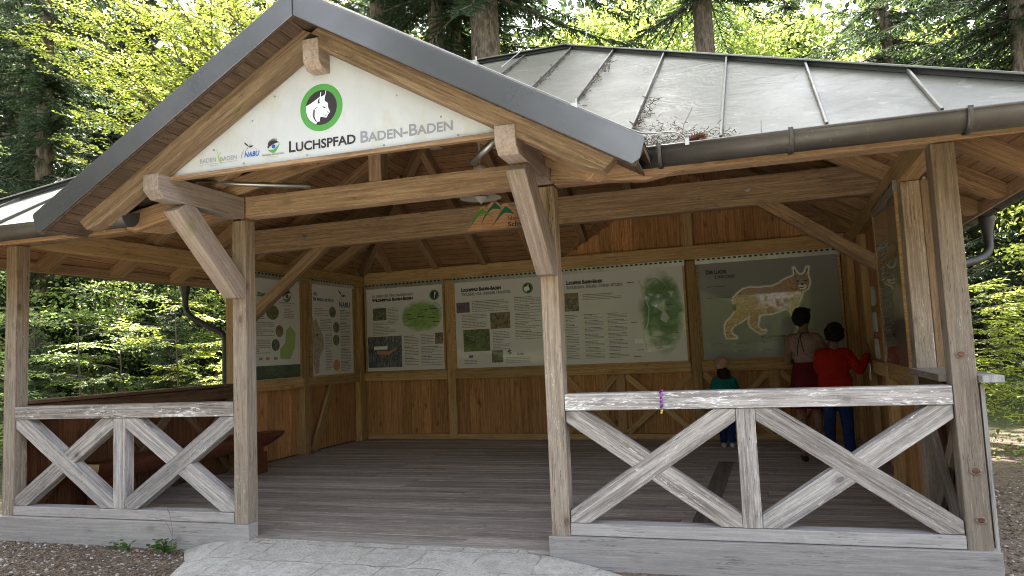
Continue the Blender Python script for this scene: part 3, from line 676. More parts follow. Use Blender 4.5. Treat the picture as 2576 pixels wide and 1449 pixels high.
x0 = S((-6.265, 3.0, 0)); w0 = S((-5.66, 3.1, 0))
downspout([(x0.x, x0.y, 2.47), (x0.x, x0.y, 2.30), (x0.x+.02, x0.y, 2.17), (x0.x+.10, x0.y, 2.07), (x0.x+.33, x0.y+.05, 1.93), (w0.x-.07, w0.y, 1.82), (w0.x, w0.y, 1.72), (w0.x, w0.y, 1.5), (w0.x, w0.y, -.2)])
x0 = S((3.755, 2.9, 0)); w0 = S((2.99, 2.2, 0))
downspout([(x0.x, x0.y, 2.47), (x0.x, x0.y, 2.32), (x0.x-.02, x0.y-.03, 2.18), (x0.x-.13, x0.y-.12, 2.09), (x0.x-.4, x0.y-.35, 2.02), (w0.x+.08, w0.y+.08, 1.90), (w0.x, w0.y, 1.75), (w0.x, w0.y, -.2)])
# backing sheets added behind the boards so that no daylight shows through the joints
def backing(u0, u1, z0, z1, fn, top=None):
    pts = [(u0, z0), (u1, z0), (u1, z1), (u0, z1)] if top is None else top
    a = [fn(u, z, -.0215) for u, z in pts]; b_ = [fn(u, z, -.026) for u, z in pts]; n = len(a)
    link('daylight_backing', mesh(a+b_, [tuple(range(n)), tuple(range(2*n-1, n-1, -1))]+[(i, (i+1) % n, n+(i+1) % n, n+i) for i in range(n)]), P, m_dark)
backing(-5.5, 2.8, FL, 2.72, bk2)
backing(0, 0, 0, 0, lambda u, z, d: S((u, 6.46-d, z)), [(-1.6, 2.9), (2.6, 2.9), (.5, 4.13)])
for X, a, b_, z1 in ((-5.5, .16, 3.0, 1.05), (-5.5, 3.0, 6.3, 2.66)): backing(a, b_, FL, z1, lambda u, z, d: S((X+d, u, z)))
for X, a, b_, z1 in ((2.84, 1.35, 6.3, 2.66), (2.86, .16, 1.25, 1.05)): backing(a, b_, FL, z1, lambda u, z, d: S((X-d, u, z)))
# ---------------------------------------------------------------- writing and printed graphics
def text_mesh(s, bold=0.0, small=False, res=3, shear=0, scale=.78):
    c = bpy.data.curves.new('t', 'FONT'); c.body = s; c.resolution_u = res; c.offset = bold; c.fill_mode = 'BOTH'; c.extrude = 0; c.shear = shear; c.small_caps_scale = scale
    if small:
        for i, f in enumerate(c.body_format): f.use_small_caps = True
    o = bpy.data.objects.new('t', c); COL.objects.link(o); bpy.context.view_layer.update()
    me = bpy.data.meshes.new_from_object(o.evaluated_get(bpy.context.evaluated_depsgraph_get()))
    vs = [v.co.copy() for v in me.vertices]; fs = [tuple(p.vertices) for p in me.polygons]
    bpy.data.objects.remove(o); bpy.data.curves.remove(c); bpy.data.meshes.remove(me); return vs, fs
class Print:
    """flat graphics on a board: layers of polygons a hair apart"""
    def __init__(s, fn): s.fn = fn; s.g = {}; s.o = []
    def add(s, mat, pts2, faces, d):
        V, Fc = s.g.setdefault(mat.name, ([], [])); o = len(V)
        V += [s.fn(u, z, d) for u, z in pts2]; Fc += [tuple(i+o for i in f) for f in faces]
    def poly(s, mat, pts, d=.002):
        tri = tessellate_polygon([[Vector((a, b_, 0)) for a, b_ in pts]]); s.add(mat, pts, [tuple(t) for t in tri], d)
    def rect(s, mat, u0, z0, u1, z1, d=.002): s.add(mat, [(u0, z0), (u1, z0), (u1, z1), (u0, z1)], [(0, 1, 2, 3)], d)
    def ell(s, mat, u, z, a, b_=None, d=.002, n=36, hole=0):
        b_ = b_ or a
        o = [(u+a*math.cos(2*math.pi*k/n), z+b_*math.sin(2*math.pi*k/n)) for k in range(n)]
        if hole:
            i_ = [(u+a*hole*math.cos(2*math.pi*k/n), z+b_*hole*math.sin(2*math.pi*k/n)) for k in range(n)]
            s.add(mat, o+i_, [(k, (k+1) % n, n+(k+1) % n, n+k) for k in range(n)], d)
        else: s.add(mat, o, [tuple(range(n))], d)
    def text(s, mat, st, u0, u1, z, h, d=.003, **kw):
        vs, fs = text_mesh(st, **kw)
        if not vs: return
        x0 = min(v.x for v in vs); x1 = max(v.x for v in vs); ref = .70
        y1 = max(v.y for v in vs if True); sc = h/max(.01, ref if not kw.get('asis') else 1)
        s.add(mat, [(u0+(v.x-x0)/(x1-x0)*(u1-u0), z+v.y*sc) for v in vs], fs, d)
    def line(s, mat, pts, w_, d=.003):
        for (a, b_), (c, e) in zip(pts, pts[1:]):
            dx, dz = c-a, e-b_; L = math.hypot(dx, dz) or 1; nx_, nz = -dz/L*w_/2, dx/L*w_/2; ex, ez = dx/L*w_*.3, dz/L*w_*.3
            s.add(mat, [(a+nx_-ex, b_+nz-ez), (a-nx_-ex, b_-nz-ez), (c-nx_+ex, e-nz+ez), (c+nx_+ex, e+nz+ez)], [(0, 1, 2, 3)], d)
    def para(s, u0, z0, u1, z1, lh=.027, mat=None, head=0, seed=0, hd=None):
        """lines of small print, too small to read"""
        R = random.Random(seed); z = z0; i = 0
        while z > z1:
            bold = head and i % head == 0; end = u1 if R.random() > .25 else u0+(u1-u0)*R.uniform(.4, .8)
            if bold: end = u0+(u1-u0)*R.uniform(.5, .95)
            u = u0
            while u < end:
                w_ = R.uniform(.012, .05); e = min(u+w_, end); s.rect((m_pblack if bold else (mat or m_ptext)), u, z-lh*.42, e, z, .0025); u = e+.007
            z -= lh; i += 1
            if head and i % head == head-1: z -= lh*.45
    def build(s, name, parent, mats):
        for k, (V, Fc) in s.g.items():
            pass
        V, Fc, mi, used = [], [], [], []
        for i, (k, (v, f)) in enumerate(s.g.items()):
            o = len(V); V += v; Fc += [tuple(q+o for q in t) for t in f]; mi += [i]*len(f); used.append(bpy.data.materials[k])
        me = mesh(V, Fc); me.polygons.foreach_set('material_index', mi)
        o = link(name, me, parent, mats=used); return o
HEAD = [(-1.485, 3.246), (-1.446, 3.26), (-1.411, 3.277), (-1.383, 3.293), (-1.366, 3.302), (-1.363, 3.32), (-1.36, 3.336), (-1.353, 3.336), (-1.356, 3.319), (-1.358, 3.305), (-1.349, 3.301), (-1.323, 3.314), (-1.32, 3.33), (-1.317, 3.342), (-1.311, 3.34), (-1.315, 3.326), (-1.318, 3.31), (-1.325, 3.286), (-1.326, 3.266), (-1.307, 3.252), (-1.298, 3.24), (-1.3, 3.225), (-1.297, 3.21), (-1.286, 3.187), (-1.284, 3.178), (-1.288, 3.169), (-1.3, 3.159), (-1.303, 3.149), (-1.316, 3.137), (-1.331, 3.141), (-1.351, 3.149), (-1.365, 3.146), (-1.369, 3.132), (-1.368, 3.113), (-1.374, 3.119), (-1.376, 3.11), (-1.384, 3.118), (-1.385, 3.11), (-1.393, 3.114), (-1.4, 3.098), (-1.424, 3.11), (-1.454, 3.136), (-1.475, 3.169), (-1.485, 3.207)]
EAR = [(-1.367, 3.294), (-1.379, 3.28), (-1.384, 3.264), (-1.383, 3.248), (-1.376, 3.255), (-1.372, 3.252), (-1.365, 3.255), (-1.371, 3.268), (-1.368, 3.281)]
EYE = [(-1.346, 3.223), (-1.331, 3.224), (-1.318, 3.211), (-1.334, 3.212), (-1.339, 3.219)]
NOSE = [(-1.308, 3.187), (-1.303, 3.18), (-1.292, 3.175), (-1.297, 3.17), (-1.304, 3.176)]
MOUTH = [(-1.339, 3.163), (-1.322, 3.157), (-1.305, 3.156), (-1.302, 3.153), (-1.322, 3.153), (-1.335, 3.158)]
CHEEK = [(-1.386, 3.226), (-1.405, 3.218), (-1.414, 3.205), (-1.419, 3.189), (-1.421, 3.173), (-1.42, 3.156), (-1.412, 3.138), (-1.402, 3.123), (-1.39, 3.112)]
def emblem(pr, u, z, r, blk, grn, wht, detail=True):
    k = r/.178; cx, cz = -1.357, 3.220
    T = lambda pts: [(u+(a-cx)*k, z+(b_-cz)*k) for a, b_ in pts]
    pr.ell(grn, u, z, r, d=.0015); pr.ell(blk, u, z, r*.735, d=.0025)
    pr.poly(wht, T(HEAD), .0035); pr.poly(blk, T(EAR), .0045)
    if detail:
        for q in (EYE, NOSE, MOUTH): pr.poly(blk, T(q), .0045)
        q = T(CHEEK); pr.line(blk, q[:3], .0035*k, .0045)
        for i in range(2, len(q)-1):
            for t in (0, .33, .66):
                a = q[i][0]+(q[i+1][0]-q[i][0])*t; b_ = q[i][1]+(q[i+1][1]-q[i][1])*t; pr.line(blk, [(a-.006*k, b_+.005*k), (a+.008*k, b_-.007*k)], .0035*k, .0045)
def eyelogo(pr, u, z, s, blk, grn, blu):
    """lashes, pupil and green lower lid; s = width"""
    up = [(-.5, -.05), (-.42, .12), (-.25, .26), (0, .33), (.3, .26), (.5, .16), (.3, .17), (.05, .12), (-.15, .04), (-.33, -.06), (-.45, -.18)]
    pr.poly(blk, [(u+a*s, z+b_*s) for a, b_ in up], .0025)
    for i in range(9):
        t = i/8; a = -.42+t*.62; b_ = .16+.18*math.sin(math.pi*min(1, t*1.1)*.75); pr.poly(blk, [(u+(a-.045)*s, z+(b_-.05)*s), (u+(a+.045)*s, z+(b_-.04)*s), (u+(a+.03+.05*t)*s, z+(b_+.2)*s)], .0028)
    lo = [(-.5, -.22), (-.25, -.45), (0, -.52), (.25, -.38), (.45, -.05), (.5, .08), (.25, -.1), (0, -.28), (-.25, -.3)]
    pr.poly(grn, [(u+a*s, z+b_*s) for a, b_ in lo], .0025); pr.ell(blu, u, z-.07*s, .15*s, .14*s, .003)
def stork(pr, u, z, s, mat, wht):
    pr.poly(mat, [(u+a*s, z+b_*s) for a, b_ in ((-.5, .5), (-.38, .44), (-.15, .3), (-.02, .06), (-.12, .1), (-.3, .22), (-.42, .36))], .0025)
    pr.poly(mat, [(u+a*s, z+b_*s) for a, b_ in ((.02, .02), (.2, .12), (.5, .1), (.38, -.02), (.2, -.06), (.05, -.05))], .0025)
    pr.line(mat, [(u-.4*s, z-.45*s), (u-.02*s, z+.05*s), (u+.22*s, z+.28*s)], .035*s, .0026)
# gable sign
sg = thing('gable_sign', (XC, -.86, 2.86), "white triangular gable sign with a green ringed lynx head and LUCHSPFAD BADEN-BADEN", 'sign')
SG = lambda u, z, d: Vector((u, -.86-d, z))
hw = 1.385; za = 2.852; zt = za+hw*.583
me = prism([(XC-hw, za), (XC+hw, za), (XC, zt)], -.86, -.845, .002); link('panel', me, sg, m_signw)
beam('frame_batten', (XC-1.40, -.875, 2.832), (XC+1.40, -.875, 2.832), .05, .034, m_mid, sg)
pr = Print(SG); emblem(pr, XC-.012, 3.220, .1765, m_sblk, m_sgrn, m_swht)
pr.text(m_sblk, "Luchspfad", -1.634, -1.081, 2.919, .082, small=True, bold=.022, scale=.80)
pr.text(m_sgry, "Baden-Baden", -1.042, -.333, 2.916, .082, small=True, bold=.022, scale=.80)
pr.text(m_sgry, "BADEN", -2.426, -2.282, 2.928, .034); pr.text(m_sgry, "BADEN", -2.240, -2.092, 2.925, .034)
pr.line(m_sgry, [(-2.441, 2.914), (-2.089, 2.912)], .002); pr.text(m_sgry, "FORSTAMT", -2.334, -2.262, 2.893, .010)
pr.line(m_slgn, [(-2.285, 3.015), (-2.272, 3.02), (-2.265, 3.0), (-2.270, 2.975)], .004); pr.poly(m_slgn, [(-2.228, 2.997), (-2.25, 2.99), (-2.268, 2.965), (-2.258, 2.93), (-2.226, 2.893), (-2.236, 2.925), (-2.252, 2.955), (-2.248, 2.978)])
pr.text(m_sblu, "NABU", -2.024, -1.889, 2.929, .036, bold=.03, shear=.2); stork(pr, -1.985, 3.003, .085, m_sblk, m_swht)
pr.line(m_sgry, [(-2.052, 2.925), (-2.045, 2.96), (-2.03, 2.982)], .006); pr.line(m_sgry, [(-1.94, 2.995), (-1.915, 2.98), (-1.903, 2.96)], .002)
eyelogo(pr, -1.767, 2.988, .108, m_sblk, m_sgrn, m_sblu)
pr.text(m_sblk, "Naturpark Schwarzwald", -1.864, -1.678, 2.915, .017, small=True); pr.text(m_slgn, "MITTE/NORD", -1.811, -1.730, 2.897, .010)
pr.build('lettering', sg, None)
for u, z in ((-2.30, 3.02), (-1.95, 3.2), (-1.35, 3.60), (-.75, 3.22), (-.42, 3.02), (-2.03, 2.885), (-1.48, 2.88), (-.86, 2.878), (-.30, 2.875), (-1.75, 3.36)):
    link('screw', mesh(*lathe([(0, .005), (.006, .005), (.007, 0)], 12, Matrix.Translation((u, -.861, z)) @ Matrix.Rotation(rad(90), 4, 'X')), True), sg, m_steel)
# mountain logo sign on the cross beam
ms = thing('mountain_sign', S((-1.3, 2.86, 2.9)), "wooden cut-out sign with three green mountain peaks fixed to the long cross beam", 'sign')
YM = 2.905
ol = [(-1.65, 2.885), (-1.60, 2.94), (-1.46, 3.169), (-1.418, 3.185), (-1.385, 3.149), (-1.335, 3.209), (-1.286, 3.237), (-1.239, 3.213), (-1.194, 3.156), (-1.159, 3.185), (-1.119, 3.187), (-1.054, 3.115), (-.991, 3.044), (-.93, 3.024), (-.35, 3.024), (-.33, 2.885)]
link('board', prism(ol, YM-.028, YM-.012, .003), ms, m_mwood)
pr = Print(lambda u, z, d: Vector((u, YM-.028-d, z)))
pr.poly(m_mg1, [(-1.612, 2.92), (-1.548, 3.046), (-1.49, 3.12), (-1.433, 3.153), (-1.381, 3.102), (-1.282, 3.007), (-1.355, 3.06), (-1.409, 3.085), (-1.464, 3.08), (-1.521, 3.03)], .0025)
pr.poly(m_mg2, [(-1.47, 2.936), (-1.418, 3.05), (-1.359, 3.126), (-1.273, 3.216), (-1.215, 3.158), (-1.19, 3.109), (-1.243, 3.128), (-1.297, 3.133), (-1.346, 3.105), (-1.396, 3.05)], .0015)
pr.poly(m_mg2, [(-1.335, 2.895), (-1.248, 3.017), (-1.197, 3.091), (-1.134, 3.152), (-1.081, 3.112), (-1.02, 3.037), (-1.084, 3.06), (-1.144, 3.072), (-1.206, 3.033), (-1.263, 2.973)], .0025)
pr.text(m_sblk, "Nationalpark", -1.112, -.70, 2.972, .052); pr.text(m_sblk, "Schwarzwald", -1.115, -.60, 2.898, .050, bold=.03); pr.build('lettering', ms, None)
# ---------------------------------------------------------------- information boards
def board(fn, u0, u1, name, label, z0=1.11, z1=2.60, frame_m=m_int, sheet_m=None):
    c = fn((u0+u1)/2, z0, .02); b_ = thing(name, c, label, 'info board', 'information boards on the pavilion walls')
    def slab(a, lo, hi, z_0, z_1, d0, d1, mt, nm):
        V = [fn(u, z, d) for d in (d0, d1) for u, z in ((lo, z_0), (hi, z_0), (hi, z_1), (lo, z_1))]
        return link(nm, mesh(V, [(3, 2, 1, 0), (4, 5, 6, 7), (0, 1, 5, 4), (1, 2, 6, 5), (2, 3, 7, 6), (3, 0, 4, 7)]), a, mt)
    slab(b_, u0, u1, z0, z1+.03, -.010, .012, sheet_m or m_sheet, 'panel')
    slab(b_, u0-.03, u1+.03, z0-.032, z0-.002, -.05, .024, frame_m, 'frame_batten'); slab(b_, u0-.035, u0-.003, z0-.03, z1+.01, -.05, .023, frame_m, 'frame_batten'); slab(b_, u1+.003, u1+.035, z0-.03, z1+.01, -.05, .023, frame_m, 'frame_batten')
    st = slab(b_, u0-.04, u1+.04, z1+.012, z1+.105, -.04, .032, m_alu, 'perforated_strip')
    V, Fc = [], []; u = u0-.01
    while u < u1:
        o = len(V); V += [fn(a, z, .0335) for a, z in ((u, z1+.068), (u+.045, z1+.068), (u+.045, z1+.094), (u, z1+.094))]; Fc.append((o, o+1, o+2, o+3)); u += .078
    link('slots', mesh(V, Fc), st, m_dark)
    return b_, Print(lambda u, z, d: fn(u, z, .012+d))
B = lambda u, z, d: S((u, 6.30-d, z))
b1, pr = board(B, -5.345, -3.80, 'info_board', "info board headed WILDNISPFAD BADEN-BADEN with a pale green trail map")
pr.text(m_pgrey, "In direkter Nachbarschaft", -5.225, -4.366, 2.457, .055, small=True, bold=.045); pr.text(m_pblack, "Wildnispfad Baden-Baden", -5.227, -4.386, 2.382, .055, small=True, bold=.06)
pr.ell(m_pgreen, -3.96, 2.433, .095, d=.0015, hole=.74); pr.ell(m_pblack, -3.96, 2.433, .070, d=.002); pr.poly(m_white, [(-3.95, 2.49), (-3.925, 2.48), (-3.94, 2.43), (-3.945, 2.385), (-3.965, 2.38), (-3.96, 2.44)], .003)
mp_ = [(-4.62, 2.161), (-4.454, 2.285), (-4.108, 2.33), (-3.82, 2.289), (-3.81, 2.133), (-3.998, 2.015), (-4.246, 1.875), (-4.495, 1.799), (-4.641, 1.895)]
pr.ell(m_map1, -4.22, 2.07, .40, .30, .0015); pr.line(m_pgreen, [(-4.60, 1.93), (-4.45, 1.90), (-4.36, 1.98), (-4.28, 2.10), (-4.12, 2.16), (-4.0, 2.24), (-3.95, 2.31), (-3.87, 2.24), (-3.82, 2.18)], .010); pr.line(m_pgreen, [(-4.45, 1.90), (-4.3, 1.92), (-4.18, 2.03), (-4.0, 2.10), (-3.83, 2.18)], .009)
for a, b_ in ((-4.57, 2.1), (-4.32, 2.05), (-4.05, 2.18), (-4.1, 2.02), (-4.0, 1.95), (-4.5, 2.02), (-4.25, 2.17)): pr.rect(m_pblack, a, b_, a+.14, b_+.014, .003)
pr.rect(m_ph1, -5.213, 2.033, -4.933, 2.259); pr.rect(m_ph2, -5.331, 1.174, -4.635, 1.737); pr.rect(m_white, -5.208, 1.50, -4.93, 1.56, .003); pr.rect(m_ph4, -3.971, 1.558, -3.81, 1.756); pr.poly(m_pred, [(-5.15, 1.42), (-4.9, 1.40), (-4.75, 1.50), (-4.72, 1.53), (-4.9, 1.46), (-5.15, 1.48)], .003)
pr.para(-4.906, 2.257, -4.69, 2.01, seed=1); pr.para(-5.22, 1.99, -4.75, 1.76, seed=2); pr.para(-4.584, 1.725, -4.295, 1.19, head=7, seed=3); pr.para(-4.25, 1.745, -4.0, 1.56, seed=4); pr.para(-4.25, 1.52, -3.84, 1.19, head=6, seed=5)
pr.build('print', b1, None)
b2, pr = board(B, -3.56, -1.83, 'info_board', "info board headed LUCHSPFAD BADEN-BADEN, WILDNIS VOR UNSERER HAUSTÜR")
pr.text(m_pblack, "Luchspfad Baden-Baden", -3.432, -2.685, 2.451, .058, small=True, bold=.06); pr.text(m_pgrey, "Wildnis vor unserer Haustür", -3.429, -2.507, 2.375, .055, small=True, bold=.045)
emblem(pr, -2.20, 2.435, .095, m_pblack, m_pgreen, m_white, False)
pr.rect(m_purp, -3.534, 2.08, -3.283, 2.26); pr.rect(m_ph4, -2.905, 1.77, -2.54, 2.05); pr.rect(m_ph3, -3.421, 1.395, -2.927, 1.776); pr.rect(m_ph1, -2.90, 1.19, -2.697, 1.40); pr.rect(m_pblue, -3.327, 1.286, -3.254, 1.332)
pr.para(-3.242, 2.268, -2.554, 2.09, seed=6, head=7); pr.para(-3.439, 2.04, -2.983, 1.81, seed=7); pr.para(-2.867, 1.722, -2.565, 1.42, seed=8); pr.para(-2.454, 2.29, -1.98, 1.56, head=5, seed=9); pr.para(-3.423, 1.249, -3.175, 1.18, seed=10); pr.para(-2.641, 1.27, -2.203, 1.18, seed=11)
pr.text(m_pblue, "NABU", -2.436, -2.312, 1.302, .035, bold=.03); eyelogo(pr, -2.57, 1.36, .09, m_pblack, m_pgreen, m_pblue); pr.build('print', b2, None)
b3, pr = board(B, -1.59, .39, 'info_board', "info board with SPÄHEN, OHREN SPITZEN and a large dark green map")
pr.text(m_pblack, "Luchspfad Baden-Baden", -1.66+.14, -.906, 2.441, .058, small=True, bold=.06); pr.text(m_pgrey, "Schleichen. Spähen. Ohren spitzen.", -1.66+.14, -.567, 2.366, .055, small=True, bold=.045)
pr.rect(m_ph4, -1.56, 1.991, -1.322, 2.297)
mp_ = [(-.279, 2.483), (-.086, 2.532), (.099, 2.486), (.26, 2.332), (.345, 2.121), (.36, 1.853), (.339, 1.621), (.187, 1.394), (.024, 1.245), (-.224, 1.27), (-.297, 1.368), (-.291, 1.732), (-.354, 2.023), (-.354, 2.295)]
cx_ = sum(a for a, b_ in mp_)/14; cz_ = sum(b_ for a, b_ in mp_)/14
pr.ell(m_map3, .01, 1.89, .37, .69, .0015)
pr.line(m_river, [(-.314, 2.437), (-.246, 2.24), (-.167, 1.964), (-.197, 1.727), (-.271, 1.541), (-.239, 1.286)], .018, .003); pr.poly(m_river, [(-.1, 2.0), (.09, 2.07), (.06, 1.95), (.15, 1.8), (.09, 1.72), (.0, 1.78), (.04, 1.9)], .003)
pr.line(m_pblack, [(-.2, 2.36), (-.15, 2.42), (-.05, 2.45), (.03, 2.38), (.1, 2.30), (.06, 2.2), (.12, 2.1)], .006, .004)
DOTS = [(-1.278, 1.923), (-1.272, 1.816), (-1.278, 1.702), (-1.275, 1.596), (-1.276, 1.482), (-1.275, 1.376), (-1.272, 1.271), (-.882, 1.922), (-.888, 1.812), (-.886, 1.702), (-.885, 1.594), (-.881, 1.486), (-.88, 1.379), (-.88, 1.267)]
for a, b_ in DOTS: pr.ell(m_dot, a, b_, .016, n=14, hole=.6); pr.para(a+.035, b_+.005, a+.35, b_-.075, lh=.022, head=9, seed=int(a*1000+b_*99))
pr.para(-1.56, 1.932, -1.346, 1.2, seed=12, head=6); pr.para(-1.249, 2.258, -.604, 2.151, seed=13, head=9); pr.rect(m_white, -.425, 1.41, -.29, 1.484, .003)
for a, b_ in ((-.05, 2.2), (.1, 2.0), (.0, 1.65), (-.13, 1.5), (-.1, 1.32), (-.15, 1.85), (.15, 1.55), (-.5, 2.4), (-.47, 1.75), (-.4, 1.3), (-.45, 1.2)): pr.rect(m_pblack, a, b_, a+.12, b_+.012, .004)
pr.build('print', b3, None)
b4, pr = board(B, .635, 2.645, 'info_board', "info board headed DER LUCHS with a large picture of a standing lynx", sheet_m=m_sheet4)
pr.text(m_pblack, "Der Luchs", .747, 1.055, 2.445, .062, small=True, bold=.06); pr.text(m_pblack, "Lynx lynx", .88, 1.181, 2.37, .055, small=True, bold=.045)
LYNX = [(1.12, 2.005), (1.141, 2.053), (1.216, 2.122), (1.289, 2.172), (1.394, 2.193), (1.508, 2.178), (1.611, 2.186), (1.702, 2.186), (1.795, 2.216), (1.877, 2.27), (1.946, 2.301), (2.026, 2.325), (2.04, 2.366), (2.035, 2.451), (2.056, 2.401), (2.094, 2.344), (2.148, 2.334), (2.19, 2.379), (2.216, 2.436), (2.239, 2.446), (2.224, 2.388), (2.22, 2.329), (2.236, 2.256), (2.237, 2.196), (2.21, 2.127), (2.165, 2.1), (2.13, 2.084), (2.109, 2.014), (2.063, 1.91), (2.03, 1.841), (2.015, 1.771), (2.04, 1.676), (2.09, 1.60), (2.12, 1.55), (2.10, 1.53), (2.04, 1.55), (1.993, 1.641), (1.963, 1.761), (1.925, 1.841), (1.858, 1.839), (1.765, 1.803), (1.674, 1.778), (1.56, 1.778), (1.49, 1.752), (1.472, 1.656), (1.457, 1.597), (1.498, 1.534), (1.542, 1.52), (1.577, 1.525), (1.552, 1.496), (1.495, 1.487), (1.44, 1.525), (1.365, 1.589), (1.34, 1.651), (1.365, 1.771), (1.305, 1.732), (1.208, 1.67), (1.137, 1.638), (1.081, 1.592), (1.059, 1.532), (1.091, 1.475), (1.136, 1.449), (1.14, 1.431), (1.053, 1.435), (1.001, 1.437), (.982, 1.511), (.986, 1.621), (1.011, 1.681), (1.086, 1.75), (1.15, 1.838), (1.178, 1.916), (1.146, 1.955)]
def grow(pts, r):
    n = len(pts); A = sum(pts[i][0]*pts[(i+1) % n][1]-pts[(i+1) % n][0]*pts[i][1] for i in range(n)); s = 1 if A > 0 else -1; out = []
    for i in range(n):
        a, b_, c = Vector(pts[i-1]), Vector(pts[i]), Vector(pts[(i+1) % n]); t = (b_-a).normalized()+(c-b_).normalized()
        if t.length < .1: t = Vector((1, 0))
        t.normalize(); out.append((b_.x+t.y*s*r, b_.y-t.x*s*r))
    return out
m_halo2 = paint('poster_faint_halo', (.62, .60, .57), .6); m_halo3 = paint('poster_faintest_halo', (.38, .365, .345), .6)
n = len(LYNX)
for r_, mt, dd in ((.036, m_halo3, .0006), (.026, m_halo2, .0010), (.017, m_glow, .0014)):
    for i in range(n): a, b_ = LYNX[i], LYNX[(i+1) % n]; pr.line(mt, [a, b_], r_*2, dd); pr.ell(mt, a[0], a[1], r_, d=dd+.00002*(i % 7), n=10)
pr.poly(m_fur, LYNX, .0022); pr.poly(m_furd, [(1.25, 2.13), (1.295, 2.165), (1.395, 2.183), (1.611, 2.178), (1.70, 2.178), (1.80, 2.205), (1.92, 2.27), (1.933, 2.11), (1.851, 2.067), (1.626, 2.07), (1.42, 2.072), (1.306, 2.085)], .003)
rs_ = random.Random(9)
for _ in range(70):
    a, b_ = rs_.uniform(1.2, 2.0), rs_.uniform(1.82, 2.16); pr.ell(m_furd, a, b_, rs_.uniform(.006, .013), rs_.uniform(.005, .009), .0033, 8)
for _ in range(26): t_ = rs_.random(); pr.ell(m_furd, 1.03+t_*.25+rs_.uniform(-.02, .05), 1.52+t_*.25, .008, .012, .0033, 8)
pr.poly(m_pblack, [(1.125, 1.95), (1.175, 1.95), (1.166, 1.868), (1.139, 1.843), (1.123, 1.87)], .0032)
pr.poly(m_furh, [(2.03, 2.32), (2.05, 2.39), (2.095, 2.335), (2.15, 2.325), (2.19, 2.37), (2.212, 2.41), (2.215, 2.33), (2.228, 2.25), (2.228, 2.19), (2.20, 2.125), (2.15, 2.105), (2.09, 2.12), (2.04, 2.17), (2.02, 2.25)], .0035)
pr.poly(m_glow, [(2.075, 2.185), (2.11, 2.19), (2.137, 2.175), (2.165, 2.19), (2.20, 2.18), (2.19, 2.135), (2.154, 2.108), (2.10, 2.12)], .004)
for q in ([(2.043, 2.252), (2.087, 2.255), (2.102, 2.235), (2.064, 2.236)], [(2.158, 2.244), (2.198, 2.256), (2.208, 2.244), (2.179, 2.232)], [(2.112, 2.205), (2.161, 2.204), (2.137, 2.173)], [(2.081, 2.16), (2.135, 2.150), (2.18, 2.158), (2.139, 2.136), (2.101, 2.143)], [(2.035, 2.455), (2.04, 2.37), (2.052, 2.40)], [(2.240, 2.45), (2.20, 2.38), (2.221, 2.39)]): pr.poly(m_pblack, q, .0046)
for a, b_ in ((.727, 1.346), (1.104, 1.341), (1.479, 1.342), (1.858, 1.338), (1.105, 1.234), (1.482, 1.232), (1.858, 1.23)): pr.ell(m_dot, a, b_, .017, n=14, hole=.6); pr.para(a+.045, b_+.01, a+.31, b_-.07, lh=.022, head=5, seed=int(a*999+b_*77))
pr.para(.745, 2.248, 1.164, 1.93, head=6, seed=31); pr.rect(m_ph1, 1.50, 1.415, 1.85, 1.445); pr.para(2.20, 1.35, 2.5, 1.2, head=5, seed=33); pr.build('print', b4, None)
b5, pr = board(LF, 3.20, 4.40, 'info_board', "info board on the left wall with dark hills along its foot")
pr.text(m_pgreen, "Zukunft", 3.42, 3.77, 2.345, .055, small=True, bold=.06); eyelogo(pr, 4.10, 2.39, .22, m_pblack, m_pgreen, m_pblue); pr.text(m_pblack, "Naturpark Schwarzwald", 3.91, 4.28, 2.255, .03, small=True); pr.text(m_pgreen, "MITTE/NORD", 4.0, 4.18, 2.215, .022)
pr.ell(m_ph3, 3.76, 2.11, .14, .11); pr.ell(m_ph4, 3.91, 1.83, .09); pr.ell(m_ph2, 3.82, 1.62, .09); pr.poly(m_plight, [(4.16, 1.917), (4.29, 1.804), (4.27, 1.575), (4.15, 1.397), (3.92, 1.413), (3.92, 1.56), (4.04, 1.652), (4.06, 1.84)]); pr.rect(m_land, 3.205, 1.115, 4.395, 1.315)
for a in (3.30, 3.45, 3.6, 3.78): pr.rect(m_pred if a == 3.6 else m_pgrey, a, 1.40, a+.08, 1.44)
pr.para(3.25, 2.21, 3.58, 2.0, seed=41); pr.para(3.25, 1.96, 3.79, 1.75, seed=42); pr.para(4.02, 2.178, 4.25, 2.03, seed=43); pr.para(3.25, 1.70, 3.7, 1.5, seed=44); pr.build('print', b5, None)
b6, pr = board(LF, 4.71, 5.88, 'info_board', "info board on the left wall nearest the corner, with NABU and a stork")
pr.text(m_pblue, "NABU", 4.75, 4.86, 2.43, .06, bold=.03); pr.text(m_pblue, "Für Mensch und Natur", 4.75, 5.32, 2.345, .055, small=True, bold=.045); pr.text(m_pblue, "NABU", 5.48, 5.80, 2.27, .085, bold=.04); stork(pr, 5.56, 2.46, .22, m_pblack, m_white)
pr.poly(m_furh, [(4.72, 2.065), (4.75, 2.0), (4.82, 2.048), (4.88, 1.949), (5.01, 1.748), (5.02, 1.565), (4.90, 1.406), (4.87, 1.15), (4.78, 1.135), (4.73, 1.3)]); pr.poly(m_pblack, [(4.80, 1.78), (4.87, 1.8), (4.85, 1.74)], .003)
for a, b_, m_ in ((5.28, 2.17, m_ph1), (5.38, 1.91, m_ph4), (5.37, 1.69, m_ph3), (5.37, 1.26, m_pred)): pr.ell(m_, a, b_, .095)
